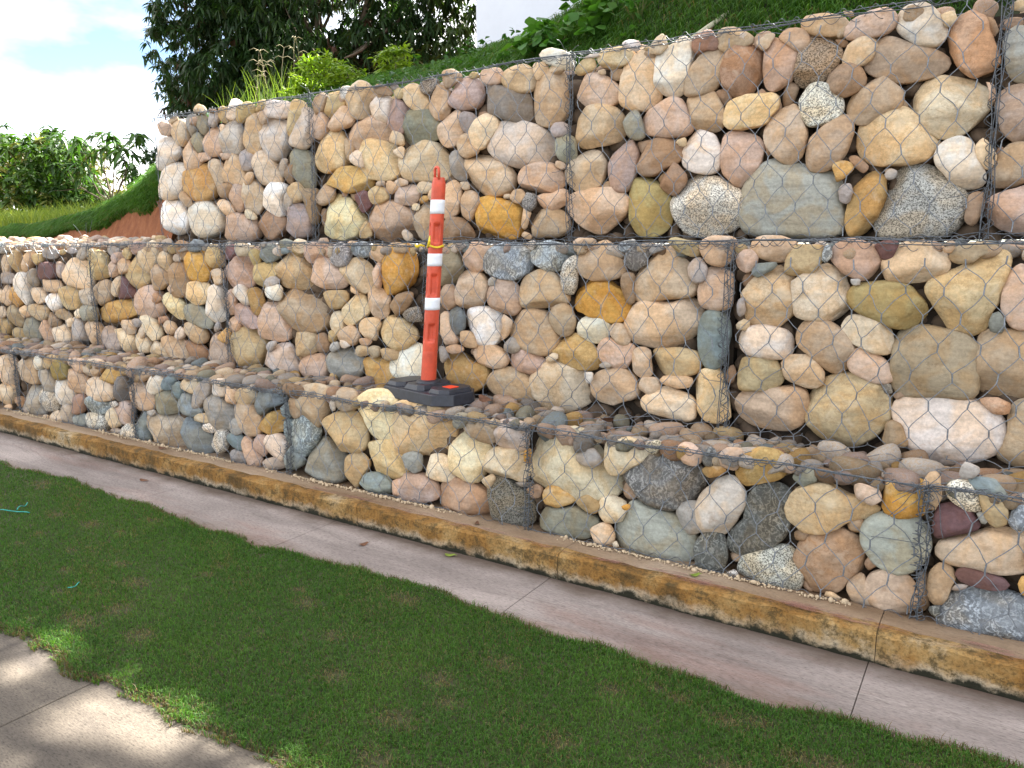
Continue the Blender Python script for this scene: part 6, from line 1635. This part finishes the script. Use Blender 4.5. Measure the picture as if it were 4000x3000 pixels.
for i in range(46):
    x = rr_.uniform(-3.08, -2.36); y = rr_.uniform(4.86, 5.15); pts.append((x, y, float(hill_z(np.array([x]), np.array([y]))[0]) + rr_.uniform(.06, .24)))
weed('clump of broad leaved weeds on the bank below the white building', pts, 0.11, 0.075, 51)
pts = []
for i in range(7):
    x = rr_.uniform(-2.28, -2.12); y = rr_.uniform(4.8, 5.0); pts.append((x, y, float(hill_z(np.array([x]), np.array([y]))[0]) + rr_.uniform(.04, .3)))
weed('single tall weed sprig right of the broad leaved clump', pts, 0.07, 0.045, 52)
pts = []
for i in range(16):
    x = rr_.uniform(-1.1, -0.3); y = rr_.uniform(4.75, 5.0); pts.append((x, y, float(hill_z(np.array([x]), np.array([y]))[0]) + rr_.uniform(.05, .2)))
weed('dark broad leaves in the grass above the right end of the wall', pts, 0.12, 0.08, 53, (.03, .09, .02), (.06, .15, .03))
pts = []
for i in range(40):
    x = rr_.uniform(-4.6, -3.2); y = rr_.uniform(5.0, 5.6); pts.append((x, y, float(hill_z(np.array([x]), np.array([y]))[0]) + rr_.uniform(.04, .14)))
weed('low leafy weeds among the bank grass in front of the trees', pts, 0.075, 0.035, 54, (.03, .09, .02), (.06, .15, .03))

# tall grass with seed heads
def tall_grass(label, x0, x1, y0, y1, n, h0, h1, seed, cA, cB, heads=0, w=0.008):
    r_ = np.random.default_rng(seed); x = r_.uniform(x0, x1, n); y = r_.uniform(y0, y1, n); z = hill_z(x, y)
    k = 6; t = np.linspace(0, 1, k); an_ = r_.uniform(0, 6.28, n); am = r_.uniform(.15, .6, n); H = r_.uniform(h0, h1, n)
    V = []; b = np.stack([x, y, z], 1)
    cen = b[:, None] + np.stack([np.cos(an_)[:, None] * am[:, None] * t**2 * H[:, None], np.sin(an_)[:, None] * am[:, None] * t**2 * H[:, None], (t - .25 * am[:, None] * t**3) * H[:, None]], -1)
    th = r_.uniform(0, 3.14, n); S = np.stack([np.cos(th), np.sin(th), 0*th], 1)[:, None] * (w * (1 - t**2) + .001)[None, :, None] * .5
    V = np.stack([cen - S, cen + S], 2).reshape(-1, 3)
    q = (np.arange(n) * 2 * k)[:, None] + 2 * np.arange(k - 1)[None]; F = np.stack([q, q+1, q+3, q+2], -1).reshape(-1, 4)
    tt_ = r_.random((n, 1)); C = np.repeat(np.array(cA) * (1 - tt_) + np.array(cB) * tt_, 2 * k, axis=0)
    root = empty('tall_grass', (float(x.mean()), float(y.mean()), float(z.mean()))); tag(root, label, 'grass')
    lo = -np.array(root.location)
    link_mesh('blades', np_mesh('blades', V + lo, F, True, C), M['grass'], root)['kind'] = 'stuff'
    for i in range(heads):
        hx, hy = r_.uniform(x0, x1), r_.uniform(y0, y1); hz = float(hill_z(np.array([hx]), np.array([hy]))[0]); hh = r_.uniform(h1 * .9, h1 * 1.35); a2 = r_.uniform(0, 6.28); lm = r_.uniform(.1, .4)
        mb = MB(); pth = [(hx + math.cos(a2) * lm * q_**2 * hh, hy + math.sin(a2) * lm * q_**2 * hh, hz + q_ * hh) for q_ in np.linspace(0, 1, 7)]
        mb.tube(pth, [.0014] * 7, 4)
        for s in range(4):
            a3 = r_.uniform(0, 6.28); p = Vector(pth[-1 - (s > 1)]); mb.tube([p, p + Vector((math.cos(a3) * .05, math.sin(a3) * .05, .02)), p + Vector((math.cos(a3) * .10, math.sin(a3) * .10, -.005))], [.002, .0028, .001], 4)
        o = mb.build('seed_head', M['seed'], root); o.location = tuple(lo)
M['seed'] = simple('seed_head', (0.42, 0.36, 0.22), 0.8)
tall_grass('tall grass with pale seed heads behind the left basket of the top row', -7.1, -6.2, 5.3, 5.9, 260, .22, .55, 61, (.05, .12, .02), (.14, .22, .04), 8)
tall_grass('tall sunlit yellow green grass at the left beyond the red soil bank', -17.5, -9.8, 6.2, 9.0, 9000, .30, .58, 62, (.11, .20, .03), (.26, .34, .06), 0, .016)
tall_grass('sunlit green grass tuft on the bank crest behind the left basket', -6.6, -6.0, 5.0, 5.5, 320, .08, .18, 63, (.08, .17, .02), (.2, .3, .04), 0)
